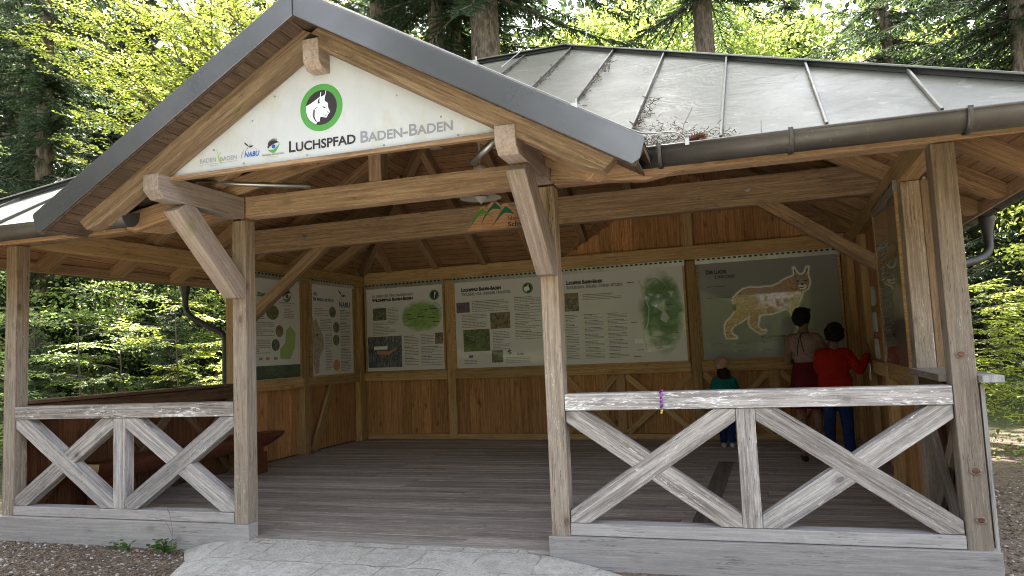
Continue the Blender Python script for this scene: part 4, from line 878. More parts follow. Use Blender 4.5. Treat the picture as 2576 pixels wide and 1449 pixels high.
pr.para(4.78, 2.22, 5.16, 2.1, seed=51); pr.para(4.92, 2.05, 5.25, 1.85, seed=52); pr.para(5.06, 1.80, 5.25, 1.2, seed=53); pr.para(5.50, 2.215, 5.80, 1.16, seed=54, head=8); pr.build('print', b6, None)
b7, pr = board(lambda u, z, d: RT(-u, z, d), -2.86, -1.46, 'info_board', "info board on the right side wall, seen almost edge on", sheet_m=m_sheet7)
pr.para(-2.75, 2.3, -2.2, 1.3, head=7, seed=61); pr.rect(m_ph3, -2.1, 1.8, -1.6, 2.2); pr.build('print', b7, None)
# racks with glass tubes on the right wall
m_glass = paint('clear_tube', (.30, .31, .28), 0, .15)
for k, z in enumerate((1.80, 1.52, 1.24)):
    y = 3.15; c = RT(y, z, .03)
    t = thing('tube_rack', c, "%s rack of four upright clear tubes on the right wall" % ('highest', 'middle', 'lowest')[k], 'tube rack', 'tube racks on the right wall')
    for dz in (-.10, .10): link('rack_rod', mesh(*tube([RT(y-.13, z+dz, .035), RT(y+.13, z+dz, .035)], .006, 6)), t, m_dark)
    for q in range(4): link('glass_tube', mesh(*tube([RT(y-.10+q*.066, z-.10, .045), RT(y-.10+q*.066, z+.11, .045)], .013, 10), True), t, m_glass)
# ---------------------------------------------------------------- lamp, pipes, conductor wire
lp = thing('pendant_lamp', (-1.30, 2.45, 3.16), "pale enamel pendant lamp hanging inside behind the entrance beam", 'lamp')
M = Matrix.Translation((-1.30, 2.45, 3.16))
link('lamp_shade', mesh(*lathe([(.02, .10), (.10, .09), (.23, .035), (.25, .02), (.22, .028), (.09, .05), (0, .055)], 40, M), True), lp, m_lamp); link('lamp_cone', mesh(*lathe([(.085, .03), (.05, 0), (0, -.05)], 24, M), True), lp, m_lamp)
link('lamp_head', mesh(*lathe([(.02, .42), (.075, .40), (.08, .34), (.03, .28), (.025, .10)], 24, M), True), lp, m_lamp); link('lamp_rod', mesh(*tube([(-1.30, 2.45, 3.5), (-1.30, 2.45, 4.35)], .008, 8)), lp, m_lamp)
tag(link('steel_pipe', mesh(*tube([(-2.93, -.42, 2.955), (-2.55, -.3, 2.905), (-1.95, -.10, 2.84+.02)], .021, 14, rads=[.006, .021, .021]), True), None, m_steel), "thin steel pipe lying under the left corner of the gable sign", 'pipe')
tag(link('steel_pipe', mesh(*tube([(-.16, -.45, 2.94), (-.40, -.30, 2.83)], .028, 14), True), None, m_steel), "short steel pipe behind the right bracket beam, pointing down at the lamp", 'pipe')
# lightning conductor along the right verge
pts = []
zc = lambda x: 3.958-.583*(x-XC)
cw = [(XC+.02, -1.17, zc(XC+.02)+.02)]+[(x, -1.18, zc(x)+.016) for x in (-.6, 0, .6, .93)]+[(1.02, -1.05, 2.66), (1.13, -.95, 2.68), (1.19, -.90, 2.66), (1.22, -.91, 2.60)]
lc = thing('lightning_conductor', (XC, -1.18, 3.9), "thin bright wire along the right gable verge down to the gutter", 'wire')
link('wire', mesh(*tube(smoothpath(cw, 5), .0042, 8), True), lc, m_steel)
for x in (-.05, .58): link('clamp', mesh(*bx((x-.02, -1.195, zc(x)-.005), (x+.02, -1.15, zc(x)+.028))), lc, m_alu); link('clamp_bolt', mesh(*tube([(x+.01, -1.17, zc(x)), (x+.01, -1.17, zc(x)+.06)], .006, 8)), lc, m_steel)
link('clamp', mesh(*bx((1.20, -.912, 2.60), (1.225, -.898, 2.645))), lc, m_steel)
tag(link('lightning_conductor', mesh(*tube(smoothpath([S((-1.09, 2.4, zf(2.4)+.06)), S((-1.09, 3.0, zf(3.0)+.07)), S((-1.08, 3.2, RZ+.08)), S((-1.1, 3.6, RZ-.2))], 5), .006, 8), True), None, m_alu), "short length of metal wire held on the roof ridge left of its peak", 'wire')
tag(link('aerial_rod', mesh(*tube(smoothpath([S((-.31, 3.2, RZ+.03)), S((-.28, 3.22, RZ+.12)), S((-.26, 3.25, RZ+.22)), S((-.27, 3.25, RZ+.75))], 5), .006, 8), True), None, m_alu), "thin upright wire rising from the peak of the metal roof", 'wire')
# ---------------------------------------------------------------- bench
bn = thing('log_bench', S((-4.98, 1.9, FL)), "long reddish half log bench on block feet inside the left low wall", 'bench')
ny = 40; V, Fc = [], []; K = 13
for j in range(ny+1):
    t = j/ny; y = .50+t*2.95; w_ = .20*(1 if t < .88 else 1-(t-.88)*2.2); dpt = .20*(1-max(0, t-.9)*5)
    for k in range(K): a = math.pi*k/(K-1); V.append(S((-5.10-w_*math.cos(a), y, .40-dpt*math.sin(a)+.01*math.sin(y*5))))
for j in range(ny):
    for k in range(K-1): Fc.append((j*K+k, j*K+k+1, (j+1)*K+k+1, (j+1)*K+k))
    Fc.append((j*K+K-1, j*K, (j+1)*K, (j+1)*K+K-1))
ends = [tuple(range(K))[::-1], tuple(ny*K+k for k in range(K))]
o = link('seat_log', mesh(V, Fc+ends[1:]), bn, m_log); V2 = [V[k]+Vector((0, -.002, 0)) for k in range(K)]; link('cut_end', mesh(V2, [ends[0]]), bn, m_logend)
for y in (.78, 2.95):
    c = S((-5.10, y, 0)); parts = [bx((c.x-.17, c.y-.11, FL), (c.x+.17, c.y+.11, .16)), bx((c.x-.13, c.y-.085, .16), (c.x+.13, c.y+.085, .27))]; v, f = merge(parts); link('foot', mesh(v, f), bn, m_log)
# ---------------------------------------------------------------- small things
br = thing('beaded_bracelet', (.876, -.01, 1.05), "purple, pink and yellow beaded bracelet hung over the right hand front rail", 'bracelet')
mb = [paint('bead_purple', (.10, .01, .22), 0, .25), paint('bead_pink', (.55, .05, .30), 0, .25), paint('bead_lilac', (.30, .12, .42), 0, .25), paint('bead_yellow', (.5, .42, .06), 0, .25)]
rb = random.Random(3)
def ball(c, r, nn=10, sq=(1, 1, 1)):
    V, Fc = lathe([(max(1e-4, r*math.sin(math.pi*i/6)), r*math.cos(math.pi*i/6)) for i in range(7)], nn); return [Vector(c)+Vector((v.x*sq[0], v.y*sq[1], v.z*sq[2])) for v in V], Fc
for k in range(17):
    t = k/16
    if t < .3: p = (.878+.003*math.sin(k*3), .075-t/.3*.085, 1.052)
    else: p = (.876+.004*math.sin(k*2.3), -.010, 1.045-(t-.3)/.7*.148)
    link('bead', mesh(*ball(p, .0085 if k % 3 else .0105), True), br, mb[(0, 2, 0, 1, 0, 0, 2, 1)[k % 8] if k < 15 else 3])
# spruce cone lying in the gutter
cn = thing('spruce_cone', (1.30, -.80, 2.66), "brown spruce cone lying on the twig litter at the end of the right gutter", 'cone')
m_cone = paint('cone_brown', (.13, .055, .025), 0, .6); V, Fc = [], []
Mc = Matrix.Translation((1.20, -.80, 2.655)) @ Matrix.Rotation(rad(68), 4, 'Y') @ Matrix.Rotation(rad(-25), 4, 'X')
parts = [([Mc @ v for v in tube([(0, 0, 0), (0, 0, .13)], .016, 8)[0]], tube([(0, 0, 0), (0, 0, .13)], .016, 8)[1])]
for k in range(70):
    z = .005+k*.0018; a = k*2.399; r = .028*math.sin(math.pi*(.15+.8*k/70))**.6; d = Vector((math.cos(a), math.sin(a), 0)); t = Vector((-d.y, d.x, 0)); c = Vector((0, 0, z))
    vs = [c+d*.010-t*.009, c+d*.010+t*.009, c+d*r+t*.007+Vector((0, 0, .006)), c+d*(r+.003)+Vector((0, 0, .009)), c+d*r-t*.007+Vector((0, 0, .006))]; parts.append(([Mc @ v for v in vs], [(0, 1, 2, 3, 4)]))
v, f = merge(parts); link('scales', mesh(v, f), cn, m_cone)
# twig and needle litter on the roof by the gutter
m_lit = mottled('dry_needle_litter', ((.07, .045, .03), (.15, .11, .07), (.26, .21, .15)), 30, 0)
rl = random.Random(11); parts = []
def twig(c, L, r, d):
    d = Vector(d).normalized(); p = [Vector(c)+d*L*t+Vector((rl.uniform(-.1, .1), rl.uniform(-.1, .1), rl.uniform(-.06, .1)))*L for t in (0, .35, .7, 1)]; return tube(p, r, 5, cap=False)
for k in range(520):
    x = rl.triangular(.74, 1.55, .92); y = EY+rl.uniform(-.10, .10)+(rl.random()**3*.45 if x < 1.2 else rl.random()**3*.12); z = max(zf(y), 2.60)+rl.random()**2*.05+.008
    dd = (rl.uniform(-1, 1), rl.uniform(-1, 1), rl.uniform(-.1, .35)); parts.append(twig((x, y, z), rl.uniform(.012, .05), rl.uniform(.0012, .0028), dd))
for k in range(5): x = rl.uniform(.75, 1.2); y = EY+rl.uniform(-.05, .2); parts.append(twig((x, y, zf(y)+.02), rl.uniform(.08, .20), .002, (rl.uniform(-.6, .9), rl.uniform(-.5, .5), rl.uniform(.3, 1))))
parts.append(twig((1.66, EY+.06, zf(EY+.06)), .09, .002, (0, 0, 1)))
for xs_ in (2.69-.62*3, 2.69-.62*4, 2.69-.62*5, 2.69-.62*6):     # dirt gathered against the seams
    for k in range(130):
        y = EY+1.0+rl.random()*2.7; 
        if xs_ > .7: y = EY+rl.random()**2*1.2
        if y > yhip(xs_)-.2: continue
        q = abs(math.sin(y*2.3+xs_*5)); p = S((xs_+.015+rl.random()**2*.10*q, y, zf(y)+.006+rl.random()*.012)); parts.append(twig(p, rl.uniform(.02, .06), .003, (rl.uniform(-1, 1), rl.uniform(-1, 1), rl.uniform(0, .3))))
v, f = merge(parts); tag(link('twig_litter', mesh(v, f), None, m_lit), "dry twigs and needles gathered in the valley of the metal roof and along its seams", 'twig litter', kind='stuff')
# stones, wood chips and leaves on the ground
def scatter(n, fx, name, label, cat, mt, kindf):
    V, Fc = [], []
    for i in range(n):
        q = fx()
        if q is None: continue
        x, y = q; kindf(V, Fc, x, y, gz(x, y))
    return tag(link(name, mesh(V, Fc), None, mt), label, cat, kind='stuff')
def chip(V, Fc, x, y, z):
    L = rl.uniform(.006, .028); w_ = L*rl.uniform(.25, .7); a = rl.random()*6.28; t = rl.uniform(-.4, .4); o = len(V); h = rl.uniform(.002, .006)
    ca, sa = math.cos(a), math.sin(a)
    for u, v_, zz in ((-L, -w_, 0), (L, -w_*.6, 0), (L*.8, w_, 0), (-L, w_*.7, 0), (-L*.8, -w_*.7, h), (L*.7, -w_*.4, h), (L*.6, w_*.6, h), (-L*.7, w_*.5, h)): V.append((x+u*ca-v_*sa, y+u*sa+v_*ca, z+.003+zz+u*t*.4))
    Fc += [(o+4, o+5, o+6, o+7), (o, o+1, o+5, o+4), (o+1, o+2, o+6, o+5), (o+2, o+3, o+7, o+6), (o+3, o, o+4, o+7)]
def rock(V, Fc, x, y, z):
    r = rl.choice((.007, .009, .012, .016)); o = len(V)
    for i, (rr_, zz) in enumerate(((.9, 0), (1, .5), (.55, .95))):
        for k in range(6): a = k*math.pi/3+i*.3; q = rl.uniform(.75, 1.2)*rr_*r; V.append((x+q*math.cos(a), y+q*math.sin(a)*.8, z+zz*r*.8))
    for i in (0, 6):
        for k in range(6): Fc.append((o+i+k, o+i+(k+1) % 6, o+i+6+(k+1) % 6, o+i+6+k))
    Fc.append(tuple(o+12+k for k in range(6)))
m_chip = leafmat('wood_chip', (.30, .225, .165), (.2, .13, .08), .6); m_chip2 = leafmat('pale_chip', (.38, .31, .23), (.2, .15, .1), .5); m_peb = mottled('pebble', ((.30, .28, .26), (.42, .40, .38), (.5, .48, .46)), 8, 0)
def fl_(): x = rl.uniform(-6.6, -2.7); y = -.05-rl.random()**1.2*1.9; return (x, y) if x < -2.95+.4*y*0 or y < -.3 and x < -3.0 else None
def fr_():
    if rl.random() < .5: return rl.uniform(3.0, 9), rl.uniform(-1.5, 9)
    return rl.uniform(3.0, 5.5), rl.uniform(-1.5, 4)
scatter(9000, fl_, 'wood_chips', "brown wood chips and leaf litter on the ground in front of the left railing", 'leaf litter', m_chip, chip)
scatter(2300, fl_, 'pale_wood_chips', "pale wood splinters strewn over the ground in front of the left railing", 'leaf litter', m_chip2, chip)
scatter(1300, fl_, 'gravel', "small grey stones along the foot of the left base board", 'gravel', m_peb, rock)
scatter(9000, fr_, 'leaf_litter', "brown leaf litter on the ground right of the pavilion", 'leaf litter', m_chip, lambda V, Fc, x, y, z: chip(V, Fc, x, y, z))
scatter(1500, fr_, 'gravel', "small grey stones on the ground right of the pavilion", 'gravel', m_peb, rock)
# weeds at the base board
def weed(c, n, h, nm, lb, cat='weed'):
    t = thing(nm, c, lb, cat); V, Fc = [], []; st = []
    for k in range(n):
        a = rl.random()*6.28; r = rl.uniform(.02, .13)*h/.14; p = Vector(c)+Vector((math.cos(a)*r*1.2, math.sin(a)*r*.5-.02, rl.uniform(.25, 1)*h)); st.append(tube([Vector(c), (Vector(c)+p)/2+Vector((0, 0, .02)), p], .0015, 4, cap=False))
        L = rl.uniform(.02, .04); d = Vector((math.cos(a), math.sin(a)-.6, rl.uniform(-.3, .4))).normalized(); s_ = d.cross(Vector((0, -.5, 1))).normalized(); up = s_.cross(d)
        o = len(V); V += [p, p+d*L*.3+s_*L*.55, p+d*L*.55+s_*L*.35, p+d*L*.8+s_*L*.5, p+d*L*1.25, p+d*L*.8-s_*L*.5, p+d*L*.55-s_*L*.35, p+d*L*.3-s_*L*.55]; Fc.append(tuple(range(o, o+8)))
    link('leaves', mesh(V, Fc), t, m_fern); v, f = merge(st); link('stems', mesh(v, f), t, m_fern); return t
t = weed((-3.42, -.16, -.235), 60, .13, 'ivy_plant', "small green ivy plant with a dry stalk at the left base board", 'plant')
v, f = merge([tube(smoothpath([(-3.38, -.14, -.23), (-3.37, -.13, -.05), (-3.41, -.12, .10), (-3.47, -.11, .16)], 4), .002, 5, cap=False), tube(smoothpath([(-3.36, -.14, -.1), (-3.44, -.13, .03), (-3.56, -.12, .05)], 4), .0015, 5, cap=False)]); link('dry_stalk', mesh(v, f), t, m_twig)
weed((-3.83, -.14, -.235), 22, .09, 'clover_tuft', "tiny green tuft left of the ivy at the base board", 'plant'); weed((-4.02, -.10, -.235), 10, .08, 'clover_tuft', "sparse tiny sprout growing furthest left along the base board", 'plant')
#--PEOPLE--
#--TREES--
# ---------------------------------------------------------------- people
def cloth(name, col, rough=.85):
    b = NB(name); p = b.n('ShaderNodeTexCoord').outputs['Object']; n1 = b.noise(p, 7, 4, .6); n2 = b.noise(p, 120, 2, .5)
    c = b.mix(b.step(n1, .35, .7), tuple(v*.8 for v in col), col); n3 = b.noise(p, 14, 3, .5, 1.5); b.bump(b.math('ADD', b.math('MULTIPLY', n1, 2.5), b.math('ADD', b.math('MULTIPLY', n3, 1.6), n2)), .8, .02); return b.base(c, rough, 0, .15)
m_skin = cloth('skin', (.22, .125, .085), .55); m_skin2 = cloth('skin_light', (.45, .27, .19), .55); m_hair = cloth('black_hair', (.012, .010, .009), .6); m_hair2 = cloth('brown_hair', (.03, .016, .010), .6)
m_top = cloth('dusty_pink_top', (.28, .19, .165)); m_skirt = cloth('dark_red_skirt', (.09, .008, .010)); m_red = cloth('red_jumper', (.34, .014, .008)); m_jean = cloth('blue_jeans', (.016, .032, .10)); m_teal = cloth('teal_shirt', (.01, .16, .135)); m_cap = cloth('pink_cap', (.55, .33, .28)); m_shoe = cloth('white_shoe', (.6, .6, .58), .5); m_shoed = cloth('dark_shoe', (.03, .03, .03), .5); m_cord = cloth('dark_cord', (.05, .02, .04))
def capsule(a, b_, ra, rb, n=14):
    a, b_ = Vector(a), Vector(b_); d = b_-a; L = d.length; q = d.to_track_quat('Z', 'Y').to_matrix().to_4x4(); q.translation = a
    pr_ = [(max(1e-4, ra*math.cos(t)), ra*math.sin(t)) for t in [-math.pi/2+i*math.pi/10 for i in range(6)]] + [(max(1e-4, rb*math.cos(t)), L+rb*math.sin(t)) for t in [i*math.pi/10 for i in range(6)]]
    V, Fc = lathe(pr_, n, q); V = V; return V, Fc
def ellip(c, r, M=None, n=18):
    V, Fc = lathe([(max(1e-4, math.sin(math.pi*i/12)), math.cos(math.pi*i/12)) for i in range(13)], n)
    R = M or Matrix.Identity(3); return [Vector(c)+R @ Vector((v.x*r[0], v.y*r[1], v.z*r[2])) for v in V], Fc
def fuse(name, parts, mat, parent, vox=.012, sm=3):
    """grow one continuous skin over the overlapping pieces"""
    v, f = merge(parts); me = mesh(v, f); o = bpy.data.objects.new('tmp', me); COL.objects.link(o)
    md = o.modifiers.new('r', 'REMESH'); md.mode = 'VOXEL'; md.voxel_size = vox
    if sm: s = o.modifiers.new('s', 'SMOOTH'); s.factor = .6; s.iterations = sm
    bpy.context.view_layer.update(); m2 = bpy.data.meshes.new_from_object(o.evaluated_get(bpy.context.evaluated_depsgraph_get()))
    bpy.data.objects.remove(o); m2.polygons.foreach_set('use_smooth', [True]*len(m2.polygons)); return link(name, m2, parent, mat)
def hand(w_, d, palm_n, s=1.0, curl=.5, side=1):
    """palm and five fingers from the wrist along d"""
    w_, d, n = Vector(w_), Vector(d).normalized(), Vector(palm_n).normalized(); t = d.cross(n).normalized()*side; out = [capsule(w_, w_+d*.03*s, .026*s, .028*s)]
    for k in range(4): out.append(capsule(w_+t*(k-1.5)*.015*s, w_+d*.085*s+t*(k-1.5)*.019*s, .015*s, .0125*s, 10))
    for k, L in enumerate((.070, .080, .074, .058)):
        p = w_+d*.085*s+t*(k-1.5)*.019*s; a = 0
        for q, fr in enumerate((.45, .32, .23)):
            a += curl*(.5 if q == 0 else .6); e = p+(d*math.cos(a)-n*-math.sin(a)).normalized()*L*fr*s; out.append(capsule(p, e, (.0100-.001*q)*s, (.0092-.001*q)*s, 8)); p = e
    p = w_+d*.025*s-t*.026*s; e = p+(d*.6-t*.8+n*.3).normalized()*.04*s; out.append(capsule(p, e, .013*s, .010*s, 8)); out.append(capsule(e, e+(d*.9-t*.2+n*.4).normalized()*.032*s, .010*s, .008*s, 8)); return out
def head(c, s, yaw, tilt=0):
    """head centre c, height s, facing yaw (0 = away from the camera, +Y; positive turns towards +X)"""
    R = Matrix.Rotation(-yaw, 3, 'Z') @ Matrix.Rotation(tilt, 3, 'X'); c = Vector(c); f = lambda x, y, z: c+R @ Vector((x*s, y*s, z*s)); h = []
    h += [ellip(f(0, -.03, .10), (.33*s, .42*s, .38*s), R), ellip(f(0, .10, -.12), (.27*s, .30*s, .33*s), R), capsule(f(0, .30, -.38), f(0, .20, -.34), .08*s, .13*s)]
    h += [capsule(f(0, .40, .02), f(0, .47, -.10), .03*s, .05*s, 8), capsule(f(-.08, .385, -.24), f(.08, .385, -.24), .03*s, .03*s, 8), capsule(f(-.2, .33, .10), f(.2, .33, .10), .05*s, .05*s, 8)]
    for q in (-1, 1): h += [ellip(f(q*.34, -.02, -.04), (.035*s, .08*s, .12*s), R)]
    return h, f, R
def person(name, loc, label, grp=None): return thing(name, loc, label, 'person', grp)
# woman in pink top and dark red skirt
wx, wy = 2.255, 4.22
pw = person('person', (wx, wy, FL), "tallest of the three people, in a dusty pink sleeveless top and dark red skirt")
hd, hf, hR = head((wx+.005, wy+.03, 1.635), .255, rad(38)); sk = list(hd)
sk += [capsule((wx, wy, 1.40), (wx+.01, wy+.02, 1.55), .062, .055), ellip((wx, wy, 1.30), (.155, .10, .15)), ellip((wx, wy, 1.08), (.12, .095, .16)), ellip((wx, wy, .86), (.165, .12, .15)), capsule((wx-.14, wy, 1.39), (wx+.14, wy, 1.39), .062, .062)]
sk += [capsule((wx-.17, wy, 1.38), (wx-.20, wy+.08, 1.10), .055, .043), capsule((wx-.20, wy+.08, 1.10), (wx-.08, wy+.30, 1.08), .040, .028)] + hand((wx-.08, wy+.30, 1.08), (.6, .7, .1), (0, 0, -1), 1.05)
sk += [capsule((wx+.16, wy, 1.38), (wx+.24, wy+.02, 1.20), .056, .045), capsule((wx+.24, wy+.02, 1.20), (wx+.33, wy+.10, 1.36), .042, .028)] + hand((wx+.33, wy+.10, 1.36), (.3, .3, .8), (0, -1, 0), 1.05, side=-1)
for q in (-1, 1):
    sk += [capsule((wx+q*.085, wy, .82), (wx+q*.09, wy+.01, .42), .088, .056), capsule((wx+q*.09, wy+.01, .42), (wx+q*.09, wy-.02, -.03), .056, .034), ellip((wx+q*.09, wy-.012, .27), (.054, .058, .10)), capsule((wx+q*.09, wy-.03, -.075), (wx+q*.10, wy+.13, -.09), .038, .028)]
fuse('body', sk, m_skin, pw, .010)
fuse('top', [ellip((wx, wy, 1.30), (.172, .118, .16)), ellip((wx, wy, 1.12), (.135, .112, .14)), ellip((wx, wy, 1.05), (.140, .115, .07)), capsule((wx-.13, wy, 1.38), (wx+.13, wy, 1.38), .070, .070)], m_top, pw, .012)
V, Fc = [], []; K = 48
for j in range(12):
    t = j/11; r = .140+.09*t**.8
    for k in range(K): a = 2*math.pi*k/K; q = r*(1+.05*math.sin(a*11)*t); V.append((wx+q*math.cos(a), wy+q*.8*math.sin(a), 1.09-.56*t))
for j in range(11):
    for k in range(K): Fc.append((j*K+k, j*K+(k+1) % K, (j+1)*K+(k+1) % K, (j+1)*K+k))
link('skirt', mesh(V, Fc, True), pw, m_skirt)
fuse('hair', [ellip(hf(0, -.08, .10), (.105, .120, .118), hR), ellip(hf(0, -.30, -.05), (.085, .06, .09), hR), ellip(hf(.0, -.05, .36), (.095, .085, .05), hR), ellip(hf(.12, -.30, .22), (.05, .05, .05), hR), ellip(hf(-.16, -.34, .02), (.05, .04, .06), hR), ellip(hf(.05, -.34, -.22), (.06, .04, .05), hR)], m_hair, pw, .010)
link('sunglasses', mesh(*tube([hf(-.30, .25, .40), hf(-.15, .34, .45), hf(0, .35, .44), hf(.15, .34, .45), hf(.30, .25, .40), hf(.37, -.05, .22)], .009, 8), True), pw, m_dark)
v, f = merge([tube(smoothpath(p, 5), .005, 6) for p in ([(wx-.02, wy-.085, 1.455), (wx-.06, wy-.13, 1.40), (wx-.09, wy-.128, 1.28), (wx-.10, wy-.12, 1.17)], [(wx-.03, wy-.10, 1.44), (wx-.05, wy-.13, 1.37), (wx-.03, wy-.125, 1.27), (wx-.02, wy-.12, 1.22)], [(wx-.07, wy-.07, 1.47), (wx-.02, wy-.10, 1.445), (wx+.06, wy-.06, 1.46)])]); link('neck_cord', mesh(v, f, True), pw, m_cord)
v, f = merge([capsule((wx+q*.09, wy-.05, -.09), (wx+q*.10, wy+.15, -.095), .040, .034) for q in (-1, 1)]); [link('shoe', mesh(*capsule((wx+q*.09, wy-.05, -.082), (wx+q*.10, wy+.15, -.088), .040, .032), True), pw, m_shoed) for q in (-1, 1)]
# person in red jumper
kx, ky = 2.56, 4.10
pk = person('person.001', (kx, ky, FL), "person in a bright red jumper and blue jeans reaching out to the right wall")
hd, hf, hR = head((kx+.03, ky+.02, 1.405), .235, rad(-25)); sk = list(hd)
H = Vector((2.955, 4.16, 1.165)); E_ = Vector((2.83, 4.05, .985))
sk += [capsule((kx+.01, ky, 1.18), (kx+.02, ky+.01, 1.30), .058, .052), ellip((kx, ky, 1.05), (.15, .10, .16)), ellip((kx, ky, .80), (.14, .10, .16)), capsule((kx-.12, ky, 1.18), (kx+.12, ky, 1.18), .06, .06)]
sk += [capsule((kx+.15, ky, 1.17), E_, .05, .042), capsule(E_, H, .040, .027)] + hand(H, (.15, .25, .7), (-1, 0, 0), .95)
sk += [capsule((kx-.15, ky, 1.17), (kx-.20, ky+.08, .93), .05, .042), capsule((kx-.20, ky+.08, .93), (kx-.12, ky+.26, .98), .040, .027)] + hand((kx-.12, ky+.26, .98), (.5, .8, .2), (0, 0, -1), .95)
for q in (-1, 1): sk += [capsule((kx+q*.08, ky, .72), (kx+q*.10, ky, .32), .075, .052), capsule((kx+q*.10, ky, .32), (kx+q*.11, ky-.02, -.03), .052, .034), capsule((kx+q*.11, ky-.03, -.078), (kx+q*.12, ky+.12, -.09), .036, .028)]
fuse('body', sk, m_skin, pk, .010)
fuse('jumper', [ellip((kx, ky, 1.05), (.185, .125, .19)), ellip((kx, ky, .86), (.20, .135, .15)), capsule((kx, ky, .86), (kx, ky, .78), .17, .19) if False else ellip((kx, ky, .78), (.205, .14, .09)), capsule((kx-.12, ky, 1.185), (kx+.12, ky, 1.185), .072, .072), capsule((kx+.15, ky, 1.17), E_, .070, .062), capsule(E_, E_.lerp(H, .88), .062, .045), capsule((kx-.15, ky, 1.17), (kx-.20, ky+.08, .93), .068, .060), capsule((kx-.20, ky+.08, .93), (kx-.14, ky+.23, .97), .058, .045)], m_red, pk, .012)
fuse('jeans', [ellip((kx, ky, .68), (.155, .115, .13))]+[capsule((kx+q*.08, ky, .68), (kx+q*.10, ky, .32), .090, .068) for q in (-1, 1)]+[capsule((kx+q*.10, ky, .32), (kx+q*.11, ky-.02, -.02), .068, .058) for q in (-1, 1)], m_jean, pk, .012)
rb = random.Random(5); fuse('hair', [ellip(hf(0, -.07, .10), (.102, .115, .112), hR)]+[ellip(hf(math.cos(a)*.36*math.cos(e), -.10+math.sin(a)*.40*math.cos(e), .14+.40*math.sin(e)), (rb.uniform(.022, .042),)*3) for a, e in [(rb.uniform(math.pi*.80, math.pi*2.2), rb.uniform(-.8, 1.5)) for _ in range(70)]], m_hair, pk, .008, 1)
for q in (-1, 1): link('shoe', mesh(*capsule((kx+q*.11, ky-.05, -.080), (kx+q*.12, ky+.15, -.088), .040, .032), True), pk, m_shoed)
# small child in teal shirt and pink cap
cx, cy = 1.255, 5.42
pc = person('person.002', (cx, cy, FL), "smallest person, a child in a pink cap, teal shirt, blue jeans and white shoes")
hd, hf, hR = head((cx-.01, cy+.02, 1.045), .215, rad(30), rad(8)); sk = list(hd)
sk += [capsule((cx, cy, .86), (cx, cy, .95), .042, .040), ellip((cx, cy, .74), (.115, .085, .13)), ellip((cx, cy, .54), (.11, .085, .12)), capsule((cx-.10, cy, .83), (cx+.10, cy, .83), .046, .046)]
for q in (-1, 1):
    sk += [capsule((cx+q*.12, cy, .82), (cx+q*.175, cy-.01, .62), .042, .035), capsule((cx+q*.175, cy-.01, .62), (cx+q*.13, cy+.10, .50), .033, .024)] + hand((cx+q*.13, cy+.10, .50), (-q*.3, .6, -.5), (0, 0, -1), .75, side=q)
    sk += [capsule((cx+q*.065, cy, .50), (cx+q*.065, cy+.01, .22), .060, .044), capsule((cx+q*.065, cy+.01, .22), (cx+q*.06, cy-.01, -.03), .042, .030), capsule((cx+q*.06, cy-.02, -.08), (cx+q*.065, cy+.09, -.09), .030, .024)]
fuse('body', sk, m_skin2, pc, .009)
fuse('shirt', [ellip((cx, cy, .74), (.135, .105, .14)), ellip((cx, cy, .58), (.135, .108, .11)), capsule((cx-.10, cy, .83), (cx+.10, cy, .83), .058, .058)]+[capsule((cx+q*.12, cy, .82), (cx+q*.175, cy-.01, .62), .056, .050) for q in (-1, 1)]+[capsule((cx+q*.175, cy-.01, .62), (cx+q*.15, cy+.06, .54), .048, .042) for q in (-1, 1)], m_teal, pc, .011)
fuse('jeans', [ellip((cx, cy, .48), (.118, .092, .09))]+[capsule((cx+q*.062, cy, .46), (cx+q*.065, cy+.01, .22), .066, .054) for q in (-1, 1)]+[capsule((cx+q*.065, cy+.01, .22), (cx+q*.06, cy-.01, -.02), .053, .050) for q in (-1, 1)], m_jean, pc, .010)
fuse('hair', [ellip(hf(0, -.08, -.02), (.082, .090, .09), hR), ellip((cx-.01, cy-.05, .93), (.085, .05, .09)), ellip((cx+.05, cy-.04, .91), (.05, .05, .08))], m_hair2, pc, .009)
fuse('cap', [ellip(hf(0, -.02, .18), (.098, .112, .095), hR), ellip(hf(0, -.12, .02), (.094, .098, .07), hR), ellip(hf(0, .62, .18), (.070, .10, .015), hR), ellip(hf(0, .45, .17), (.075, .07, .022), hR)], m_cap, pc, .007)
for q in (-1, 1): link('shoe', mesh(*capsule((cx+q*.06, cy-.04, -.084), (cx+q*.068, cy+.10, -.09), .036, .029), True), pc, m_shoe)
tag(link('paper_notice', mesh(*bx((2.935, 3.98, .86), (2.94, 4.10, 1.06))), None, m_sheet), "small pale paper notice hanging on the right wall below the outstretched hand", 'notice')
tag(link('floor_strip', mesh([S(p) for p in ((.92, 1.0, -.116), (1.10, 1.0, -.116), (1.10, 4.2, -.116), (.92, 4.2, -.116), (.92, 1.0, -.119), (1.10, 1.0, -.119), (1.10, 4.2, -.119), (.92, 4.2, -.119))], [(0, 1, 2, 3), (7, 6, 5, 4), (0, 4, 5, 1), (1, 5, 6, 2), (2, 6, 7, 3), (3, 7, 4, 0)]), None, m_strip), "narrow dark strip lying across the floor boards in the right half", 'strip')  # darker floor plank, drawn as a thin strip on the deck
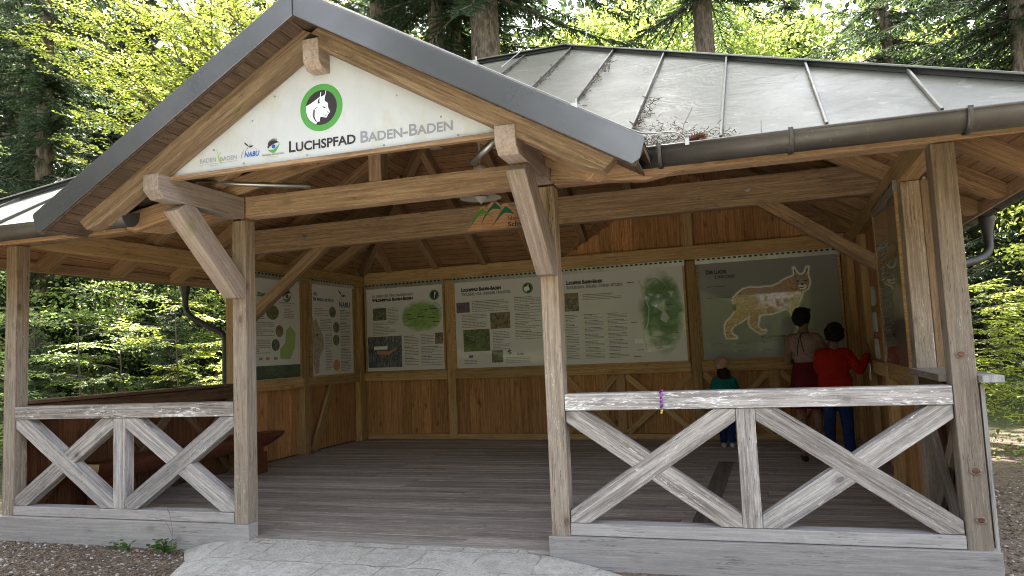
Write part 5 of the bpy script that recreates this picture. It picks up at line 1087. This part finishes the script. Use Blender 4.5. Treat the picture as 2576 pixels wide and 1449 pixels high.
# ---------------------------------------------------------------- trees
def np_mesh(V, quads, mats, mi=None):
    V = np.asarray(V, np.float32); q = np.asarray(quads, np.int32); me = bpy.data.meshes.new('m'); me.vertices.add(len(V)); me.vertices.foreach_set('co', V.ravel())
    me.loops.add(q.size); me.loops.foreach_set('vertex_index', q.ravel()); me.polygons.add(len(q)); me.polygons.foreach_set('loop_start', np.arange(0, q.size, q.shape[1], dtype=np.int32)); me.polygons.foreach_set('loop_total', np.full(len(q), q.shape[1], np.int32))
    if mi is not None: me.polygons.foreach_set('material_index', np.asarray(mi, np.int32))
    me.update(); me.validate()
    for m in mats: me.materials.append(m)
    return me
def nrm(a): return a/np.maximum(1e-6, np.linalg.norm(a, axis=1, keepdims=True))
def leaves(P, D, N, L, W):
    """folded leaves: base P, direction D, normal N"""
    D = nrm(D); Sd = nrm(np.cross(D, N)); N = np.cross(Sd, D); L = L[:, None]; W = W[:, None]; n = len(P)
    v = np.stack([P, P+D*L*.35+Sd*W+N*W*.35, P+D*L*.75+Sd*W*.75+N*W*.2, P+D*L-N*L*.12, P+D*L*.75-Sd*W*.75+N*W*.2, P+D*L*.35-Sd*W+N*W*.35], 1).reshape(-1, 3)
    b = np.arange(n)[:, None]*6; return v, np.concatenate([b+np.array([[0, 1, 2, 3]]), b+np.array([[0, 3, 4, 5]])], 0)
def strips(P, D, N, L, W):
    D = nrm(D); Sd = nrm(np.cross(D, N)); L = L[:, None]; W = W[:, None]; n = len(P)
    v = np.stack([P-Sd*W*.4, P+Sd*W*.4, P+D*L*.55+Sd*W, P+D*L, P+D*L*.55-Sd*W], 1).reshape(-1, 3)
    b = np.arange(n)[:, None]*5; return v, b+np.array([[0, 1, 2, 3]]), b+np.array([[0, 3, 4, 0]])
def beech_parts(R, branches, leaf=.055, dens=1.0, twigL=.55, flat=.25):
    """branches: list of (start, end, base radius); twigs to both sides in layers, leaves set alternately"""
    wood_, LP, LD, LN = [], [], [], []
    for (a, b_, r) in branches:
        a, b_ = Vector(a), Vector(b_); L = (b_-a).length; n = 7; side = Vector((0, 0, 1)).cross(b_-a).normalized()
        pts = [a.lerp(b_, i/n)+side*R.gauss(0, .025)*L*math.sin(math.pi*i/n)+Vector((0, 0, .06*L*math.sin(math.pi*i/n)+R.gauss(0, .012)*L)) for i in range(n+1)]
        wood_.append(tube(pts, r, 6, False, rads=[r*(1-.85*i/n) for i in range(n+1)]))
        m = int(L*7*dens)+3
        for k in range(m):
            t = .15+.85*k/m; q = t*n; i = min(int(q), n-1); p = pts[i].lerp(pts[i+1], q-i); s = 1 if k % 2 else -1
            d = ((b_-a).normalized()*R.uniform(.35, 1.0)+side*s*R.uniform(.5, 1)+Vector((0, 0, R.uniform(-.25, .30)))).normalized(); tl = twigL*R.uniform(.45, 1.1)*(1.15-.6*t)
            e = p+d*tl+Vector((0, 0, -.08*tl)); mid = p.lerp(e, .5)+Vector((0, 0, .04*tl)); wood_.append(tube([p, mid, e], .003, 4, False, rads=[.005, .0035, .0015]))
            nl = max(4, int(tl/.034))
            for j in range(nl):
                u = (j+.7)/nl; c = p.lerp(mid, u*2) if u < .5 else mid.lerp(e, u*2-1); sd2 = d.cross(Vector((0, 0, 1))).normalized()*(1 if j % 2 else -1)
                dd = (d*.7+sd2*R.uniform(.5, 1.1)+Vector((0, 0, R.uniform(-.35, .15)))).normalized(); LP.append(tuple(c)); LD.append(tuple(dd)); LN.append((R.gauss(0, flat), R.gauss(0, flat), 1))
    LP, LD, LN = map(np.array, (LP, LD, LN)); rs = np.random.default_rng(R.randint(0, 9999)); L_ = leaf*rs.uniform(.65, 1.2, len(LP)); v, f = leaves(LP, LD, nrm(LN), L_, L_*.33)
    return merge(wood_), (v, f)
def beech_tree(name, loc, branches, trunk, mat, label, cat='tree', group=None, **kw):
    R = random.Random(kw.pop('seed', 1)); t = thing(name, loc, label, cat, group); Lm = Matrix.Translation(Vector(loc))
    wd, (v, f) = beech_parts(R, branches, **kw); tr = tube([Vector(p) for p in trunk[0]], 0, 9, True, rads=trunk[1])
    o = link('crown', np_mesh(v, f, [mat]), t, None, Lm); o2 = link('trunk', mesh(*merge([tr]), True), t, m_twig, Lm); o3 = link('branches', mesh(*wd), t, m_twig, Lm); return t
def spruce_mesh(seed, H=18, r0=.22, low=1.2, Lmax=3.0, ws=.42, droop=.35, tw=.10):
    R = np.random.default_rng(seed); P, D, N, L, W = [], [], [], [], []; br = []
    h = low
    while h < H-.3:
        f = (h-low)/(H-low); Lb = Lmax*(1-f)**.75*R.uniform(.75, 1.1)*(.75 if h < low+1.5 else 1)+.15
        for k in range(R.integers(4, 7)):
            a = R.uniform(0, 2*math.pi); dh = np.array([math.cos(a), math.sin(a), 0]); up = .25*f-droop*(1-f)*R.uniform(.6, 1.4); n = max(4, int(Lb/tw)); t = (np.arange(n)+.5)/n
            c = np.array([0, 0, h+R.uniform(-.15, .15)])[None]+dh[None]*(Lb*t)[:, None]+np.array([[0, 0, 1]])*(Lb*(up*t-.25*t*t+.28*t**3))[:, None]
            br.append(tube([Vector(c[0]*[.1, .1, 1]), Vector(c[n//2]), Vector(c[-1])], .01, 4, False, rads=[.02+.008*Lb, .014, .004]))
            sd_ = np.array([-dh[1], dh[0], 0])
            P.append(c); D.append(np.repeat((dh+np.array([0, 0, up]))[None], n, 0)+R.normal(0, .1, (n, 3))); N.append(np.tile([0, 0, 1.], (n, 1))+R.normal(0, .3, (n, 3))); L.append(np.full(n, tw*2.2)); W.append(R.uniform(.02, .035, n))
            for s in (-1, 1):
                tl = (.18+.42*Lb*.33*(1-t)*1.1)*R.uniform(.6, 1.15, n); dd = dh[None]*R.uniform(.35, .9, (n, 1))+s*sd_[None]*R.uniform(.6, 1, (n, 1))+np.array([[0, 0, -1]])*R.uniform(.1, .75, (n, 1)); dd = nrm(dd)
                m = 5
                for j in range(m):
                    cc = c+dd*(tl*(j/m))[:, None]+np.array([[0, 0, -.06]])*(tl*(j/m)**2)[:, None]
                    for q in (-1, 0, 1):
                        d3 = dd+q*dh[None]*R.uniform(.3, .8, (n, 1))+np.array([[0, 0, -.3]])*R.uniform(0, 1, (n, 1)); P.append(cc); D.append(d3); N.append(R.normal(0, .6, (n, 3))+[0, 0, .7]); L.append(tl/m*(1.5 if q == 0 else 1.0)+.035); W.append(R.uniform(.009, .018, n))
        h += ws*R.uniform(.7, 1.3)
    P, D, N, L, W = (np.concatenate(x) for x in (P, D, N, L, W)); v, q1, q2 = strips(P, D, nrm(N), L, W); n = len(P)
    b_ = np.arange(n)[:, None]*5; tris = np.concatenate([b_+np.array([[0, 1, 2]]), b_+np.array([[0, 2, 4]]), b_+np.array([[2, 3, 4]])]); cr = np_mesh(v, tris, [])
    zs = [0, .3, 1.5, H*.3, H*.6, H*.85, H]; tr = mesh(*tube([Vector((.02*math.sin(z), .02*math.cos(z*.7), z-.4)) for z in zs], 0, 18, True, rads=[r0*1.25, r0*1.1, r0, r0*.82, r0*.5, r0*.22, .02]), True)
    return cr, tr, mesh(*merge(br))
SPR = [spruce_mesh(11), spruce_mesh(12, 16, .18, .6, 2.6), spruce_mesh(13, 19, .25, 3.2, 3.4, droop=.5), spruce_mesh(14, 5.5, .07, .15, 1.5, .22, .1, .07)]
for q in SPR:
    q[0].materials.append(m_spruce); q[1].materials.append(m_bark); q[2].materials.append(m_bark)
spl = SPR[3][0].copy(); spl.materials.clear(); spl.materials.append(m_sprucel)
def spruce(k, x, y, s, label, group=None, rz=None, name='spruce_tree', crown=None):
    z = gz(x, y)-.05; t = thing(name, (x, y, z), label, 'tree', group); M = Matrix.Translation((x, y, z)) @ Matrix.Rotation(rz if rz is not None else random.uniform(0, 6.28), 4, 'Z') @ Matrix.Diagonal((s, s, s, 1))
    for nm, me in (('crown', crown or SPR[k][0]), ('trunk', SPR[k][1]), ('branches', SPR[k][2])):
        o = bpy.data.objects.new(nm, me); COL.objects.link(o); o.parent = t; o.matrix_basis = Matrix.Translation((x, y, z)).inverted() @ M
    return t
GB = 'dense spruces standing behind the pavilion'; LB = "dark green spruce standing in the dense forest behind the pavilion"
# two mature trunks seen above the roof
shade_spruce = spruce_mesh(23, 29, .26, 13, 5.2, .40, .5); [q.materials.append(m) for q, m in zip(shade_spruce, (m_spruce, m_bark, m_bark))]  # high-crowned spruce added to shade the roof, its crown above the view
big = spruce_mesh(21, 28, .44, 10.5, 4.8, .45, .55); big[0].materials.append(m_spruce); big[1].materials.append(m_bark); big[2].materials.append(m_bark); SPR.append(big)
big2 = spruce_mesh(22, 24, .33, 10.0, 3.8, .5, .5); big2[0].materials.append(m_spruce); big2[1].materials.append(m_bark); big2[2].materials.append(m_bark); SPR.append(big2); SPR.append(shade_spruce)
spruce(4, -3.78, 10.3, 1, "mature spruce with the thickest bare trunk, rising just left of the roof peak"); spruce(5, 1.25, 12.3, 1, "mature spruce with a straight dark trunk rising behind the middle of the metal roof")
for k, x, y, s in ((6, -7.2, 11.4, 1.0), (6, -5.4, 11.2, .96), (1, -17.0, 6.5, 1.0), (0, -13.0, 18.5, 1), (1, -8.6, 14.8, 1.45), (0, -5.6, 13.0, 1.4), (0, -6.3, 19, 1.3), (0, -12.5, 10.8, .74), (0, -10.0, 10.4, .70), (1, -8.4, 12.4, .72), (0, -15.0, 7.6, .8), (0, -12, 16.5, 1), (1, -15.5, 16, 1.05), (0, -18.5, 15, 1), (2, -10.6, 19.5, 1.1), (0, -1.5, 21, 1.1), (1, 4.2, 23, 1.0), (0, -19.5, 12.8, 1.1), (1, -18, 9.5, 1.1), (2, -20.5, 16, 1.2), (0, -13.8, 24, 1.2), (1, 8.8, 20, 1.1), (0, 12.5, 17, 1.1), (0, 14, 25, 1.1), (2, -24, 12, 1.1), (1, -17, 21, 1.2), (1, -3.5, 26, 1.2), (0, 12.5, 9, 1.0)):  # the first two are the spruces added for roof shade
    spruce(k, x, y, s, LB, GB)
spruce(0, -11.6, 5.4, .92, "dark spruce closest to the left edge, behind the left end of the roof")
spruce(2, 7.8, 12.2, 1.05, "drooping spruce with hanging twigs above the right end of the metal roof"); spruce(2, 6.0, 15.8, 1.0, "drooping spruce with hanging twigs, next right of the bright sky gap", rz=2.0); spruce(0, 9.6, 7.6, .9, "dark spruce behind the beech branches at the right edge")
for x, y, s, l in ((-9.2, 3.3, .42, "small pale green spruce seedling nearest the left corner post"), (-8.4, 5.3, .5, "young spruce seen through the left opening beside the downspout"), (-10.8, 7.3, .8, "young pale spruce in the middle of the left opening"), (8.2, 5.8, .6, "young spruce below the beech branches at the right edge")):
    spruce(3, x, y, s, l, name='young_spruce', crown=spl)
# bright beech spraying out over the left of the roof
ends = [(-9.9, 3.6, 7.4), (-9.6, 3.6, 6.5), (-9.0, 3.6, 6.9), (-8.9, 3.6, 8.0), (-8.4, 3.5, 6.2), (-7.6, 3.5, 6.6), (-7.8, 3.6, 7.6), (-6.9, 3.6, 5.7), (-6.4, 3.5, 6.6), (-6.8, 3.7, 8.0), (-5.7, 3.6, 6.9), (-5.2, 3.7, 6.4), (-5.9, 4.2, 7.9), (-8.4, 3.5, 5.5), (-7.3, 3.5, 5.0), (-6.2, 3.5, 5.1), (-7.6, 3.4, 5.9), (-9.3, 4.6, 8.8), (-7.6, 4.4, 8.7), (-8.7, 3.6, 7.4), (-6.9, 3.4, 7.2), (-4.9, 4.2, 7.3), (-9.0, 3.6, 5.1), (-8.0, 3.2, 4.4)]
bt = []
for k, (a, b_, c) in enumerate(ends): bt.append(((0, 0, 2.4+(c-4.2)*.75), (a+6.3, b_-6.9, c+.35), .042))
sub = []
for a, b_, r in bt:
    a, b_ = Vector(a), Vector(b_); sub.append((a, b_, r)); d = b_-a; R_ = random.Random(int(b_.x*100))
    for q in range(5): t = .35+.12*q; p = a+d*t+Vector((0, 0, .06*d.length*math.sin(math.pi*t))); s = Vector((0, 0, 1)).cross(d).normalized()*(1 if q % 2 else -1); sub.append((p, p+(d.normalized()*.8+s*R_.uniform(.4, .9)+Vector((0, 0, R_.uniform(-.2, .25)))).normalized()*d.length*R_.uniform(.25, .4), .017))
beech_tree('beech_tree', (-6.3, 6.9, gz(-6.3, 6.9)), sub, ([(0, 0, -.2), (.05, 0, 2.2), (0, .05, 4.5), (.1, 0, 7.5)], [.09, .075, .05, .01]), m_beech, "young beech with bright yellow green sunlit leaves spreading above the left side of the gable", leaf=.062, dens=1.0, twigL=.58, seed=3)
def rbranches(R, h0, h1, n, L, up=.25, ang=(0, 6.28)):
    o = []
    for i in range(n):
        z = h0+(h1-h0)*(i+.5)/n; a = R.uniform(*ang); l = L*R.uniform(.6, 1.1)*(1-.4*(z-h0)/max(.1, h1-h0)); p = Vector((0, 0, z)); e = p+Vector((math.cos(a)*l, math.sin(a)*l, l*up*R.uniform(-.3, 1.2))); o.append((p, e, .012))
        for q in range(3): t = .35+.2*q; pp = p.lerp(e, t); a2 = a+(.7 if q % 2 else -.7); o.append((pp, pp+Vector((math.cos(a2), math.sin(a2), up*.4))*l*.38, .006))
    return o
R = random.Random(21)
# saplings seen through the left opening and behind the roof
for i, (x, y, h, L, mt, lb, lf) in enumerate((
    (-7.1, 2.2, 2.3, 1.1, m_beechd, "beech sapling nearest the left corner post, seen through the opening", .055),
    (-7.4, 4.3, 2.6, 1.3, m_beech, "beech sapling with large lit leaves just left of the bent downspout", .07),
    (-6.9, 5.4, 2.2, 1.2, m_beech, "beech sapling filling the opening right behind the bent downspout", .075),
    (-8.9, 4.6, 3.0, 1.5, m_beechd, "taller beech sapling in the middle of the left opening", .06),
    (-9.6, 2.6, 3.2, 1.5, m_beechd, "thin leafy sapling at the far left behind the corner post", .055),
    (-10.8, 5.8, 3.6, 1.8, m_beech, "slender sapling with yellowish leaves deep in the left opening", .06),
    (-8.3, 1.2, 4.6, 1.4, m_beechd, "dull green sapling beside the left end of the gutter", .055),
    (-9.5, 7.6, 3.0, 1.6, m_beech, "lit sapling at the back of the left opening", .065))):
    beech_tree('beech_sapling', (x, y, gz(x, y)), rbranches(R, .25, h, int(h*5.5), L, .2), ([(0, 0, -.1), (.05, .02, h*.5), (0, 0, h)], [.022, .016, .004]), mt, lb, seed=30+i, leaf=lf, dens=.9, twigL=.4)
# beech boughs at the right edge
for i, (x, y, h, L, mt, lb) in enumerate((
    (5.6, 3.9, 3.6, 1.7, m_beech, "beech with flat layers of fresh green leaves at the right edge beside the corner post"),
    (6.9, 6.9, 4.6, 2.2, m_beechd, "shaded beech with layered boughs behind the one at the right edge"),
    (4.6, 6.3, 2.4, 1.3, m_beech, "low beech sapling glimpsed between the two right hand posts"),
    (9.0, 9.4, 7.0, 2.6, m_beech, "tall light green beech far behind the right end of the roof"))):
    beech_tree('beech_tree', (x, y, gz(x, y)), rbranches(R, .55, h, int(h*5), L, .08), ([(0, 0, -.1), (.05, .02, h*.5), (0, 0, h)], [.05, .035, .006]), mt, lb, seed=60+i, leaf=.065, dens=.95, twigL=.5)
# sunlit broadleaf crowns seen between the spruces above the roof
def crown_mesh(seed, R0, n, leaf):
    r = np.random.default_rng(seed); cl = r.normal(0, 1, (60, 3)); cl = nrm(cl)*r.uniform(.35, 1, (60, 1))*np.array([R0, R0, R0*1.15]); idx = r.integers(0, 60, n); P_ = cl[idx]+r.normal(0, 1, (n, 3))*np.array([.55, .55, .22])*R0/3.2
    D_ = r.normal(0, 1, (n, 3))+[0, 0, -.2]; N_ = r.normal(0, .5, (n, 3))+[0, 0, 1]; L_ = r.uniform(.7, 1.3, n)*leaf; v, f = leaves(P_, D_, nrm(N_), L_, L_*.36); return np_mesh(v, f, [m_far])
CR = [crown_mesh(5, 3.2, 9000, .15), crown_mesh(6, 2.6, 7000, .14)]
def broad(k, x, y, zc_, s, label, group=None):
    z = gz(x, y); t = thing('broadleaf_tree', (x, y, z), label, 'tree', group)
    o = bpy.data.objects.new('crown', CR[k]); COL.objects.link(o); o.parent = t; o.matrix_basis = Matrix.Translation((0, 0, zc_)) @ Matrix.Rotation(x*3, 4, 'Z') @ Matrix.Diagonal((s, s, s, 1))
    link('trunk', mesh(*tube([Vector((x, y, z-.3)), Vector((x+.1, y, z+zc_*.5)), Vector((x, y, z+zc_+1.5*s))], .1, 8, rads=[.16, .13, .04]), True), t, m_twig)
GG = 'sunlit broadleaf trees beyond the spruces'; LG = "sunlit yellow green broadleaf tree beyond the spruces, seen above the metal roof"
for k, x, y, zc_, s in ((0, -1.4, 17.5, 9.2, 1.1), (1, .6, 16.5, 8.3, .9), (0, -3.0, 23, 11.5, 1.2), (1, 3.2, 18.5, 8.8, .95), (0, 3.4, 24, 11.0, 1.0), (1, -6.2, 15.8, 8.8, 1.0), (0, .9, 23.5, 12.5, 1.1), (1, 6.6, 19, 8.2, .9), (0, -9, 17, 7, 1.0), (1, -12.5, 17, 6.0, 1.1), (0, 9.5, 14, 6, .9)):
    broad(k, x, y, zc_, s, LG, GG)
# fallen trunk on the left
fl = thing('fallen_log', (-8.7, 4.9, .1), "mossy fallen tree trunk leaning in the undergrowth beyond the left low wall", 'log')
link('log', mesh(*tube([Vector((-9.6, 5.4, .9)), Vector((-8.8, 4.9, .55)), Vector((-8.0, 4.4, .1)), Vector((-7.7, 4.2, -.2))], .1, 14, rads=[.11, .13, .14, .15]), True), fl, m_bark)
# undergrowth and far wood: uncountable
def stuff_leaves(name, pts, leaf, mat, label, cat, upb=1.0, seed=1):
    r = np.random.default_rng(seed); n = len(pts); D_ = r.normal(0, 1, (n, 3)); N_ = r.normal(0, .6, (n, 3))+[0, 0, upb]; L_ = r.uniform(.6, 1.3, n)*leaf; v, f = leaves(pts, D_, nrm(N_), L_, L_*.36); o = link(name, np_mesh(v, f, [mat])); return tag(o, label, cat, kind='stuff')
r = np.random.default_rng(44); pts = []
while len(pts) < 26000:
    x, y = r.uniform(-22, 16), r.uniform(-1, 16)
    if -6.6 < x < 4.6 and y < 7.9: continue
    if x > 4 and y < 5.2+.3*math.sin(x*2): continue
    if x < -6 and y < 1.0+.5*math.sin(x): continue
    if math.sin(x*1.3+1)*math.cos(y*1.1)+.4*math.sin(x*3+y*2) < -.15: continue
    h = .45*(.5+.5*math.sin(x*.9)*math.cos(y*.8))+.1; pts.append((x, y, gz(x, y)+r.random()**1.5*h*1.5))
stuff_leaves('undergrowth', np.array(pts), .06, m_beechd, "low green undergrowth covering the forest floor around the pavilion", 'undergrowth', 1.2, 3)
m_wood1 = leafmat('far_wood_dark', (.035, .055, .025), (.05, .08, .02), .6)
def belt(n, R0, R1, a0, a1, H, seed):
    r = np.random.default_rng(seed); k = 700; ca = r.uniform(a0, a1, k); cr_ = r.uniform(R0, R1, k); ch = r.uniform(0, H, k)*r.uniform(.6, 1, k); c = np.stack([cr_*np.sin(ca), cr_*np.cos(ca), ch], 1); i = r.integers(0, k, n); return c[i]+r.normal(0, 1, (n, 3))*[1.5, 1.5, .9]
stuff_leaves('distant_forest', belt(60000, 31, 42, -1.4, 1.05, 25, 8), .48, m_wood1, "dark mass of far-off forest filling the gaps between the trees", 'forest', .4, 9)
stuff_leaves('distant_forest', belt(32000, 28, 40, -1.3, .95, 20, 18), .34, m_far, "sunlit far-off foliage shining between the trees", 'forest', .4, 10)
r = np.random.default_rng(71)
def clumps(n, boxes, sx):
    c = []
    for (x0, x1, y0, y1, z0, z1, k) in boxes: c += [(r.uniform(x0, x1), r.uniform(y0, y1), r.uniform(z0, z1)) for _ in range(k)]
    c = np.array(c); i = r.integers(0, len(c), n); return c[i]+r.normal(0, 1, (n, 3))*[sx, sx, sx*.35]
stuff_leaves('shrub_layer', clumps(17000, [(-13.5, -8.6, 4.0, 9.5, .4, 4.2, 170), (-16, -11, 2.0, 6, .5, 4.5, 80)], .32), .075, m_beechd, "pale soft green shrub foliage filling the depth of the left opening", 'shrubs', 1.2, 12)
stuff_leaves('shrub_layer', clumps(11000, [(6.5, 12, 7.5, 13, .4, 5.0, 150)], .36), .08, m_beech, "light green shrub foliage in the depth behind the right corner post", 'shrubs', 1.2, 13)
def belt2(n, R0, R1, a0, a1, H, seed):
    q = np.random.default_rng(seed); k = 260; ca = q.uniform(a0, a1, k); cr_ = q.uniform(R0, R1, k); ch = q.uniform(1, H, k); c = np.stack([cr_*np.sin(ca), -cr_*np.cos(ca), ch], 1); i = q.integers(0, k, n); return c[i]+q.normal(0, 1, (n, 3))*[1.6, 1.6, .9]
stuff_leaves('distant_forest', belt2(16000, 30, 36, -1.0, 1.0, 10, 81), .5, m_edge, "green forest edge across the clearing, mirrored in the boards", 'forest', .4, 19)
# the clearing's far edge behind the viewer: mirrored in the boards' glossy faces
for k, x, y, s in ((0, -7, -15, 1), (1, -11, -13, 1.1), (2, -5.5, -20, 1), (0, -10.5, -7.5, 1), (1, -11.5, -2.8, 1), (1, -8, -22, 1.2), (0, 13, -22, 1), (1, -18, -10, 1.2)):
    spruce(k, x, y, s, "spruce at the edge of the clearing opposite the pavilion", 'spruces across the clearing')
for k, x, y, zc_, s in ((0, -1, -20, 2.6, .8), (1, 4, -23, 2.4, .9), (0, 9, -21, 2.6, .9), (1, -6.5, -12.5, 2.8, .8)):
    broad(k, x, y, zc_, s, "low sunlit broadleaf tree at the edge of the clearing opposite the pavilion", 'broadleaf trees across the clearing')
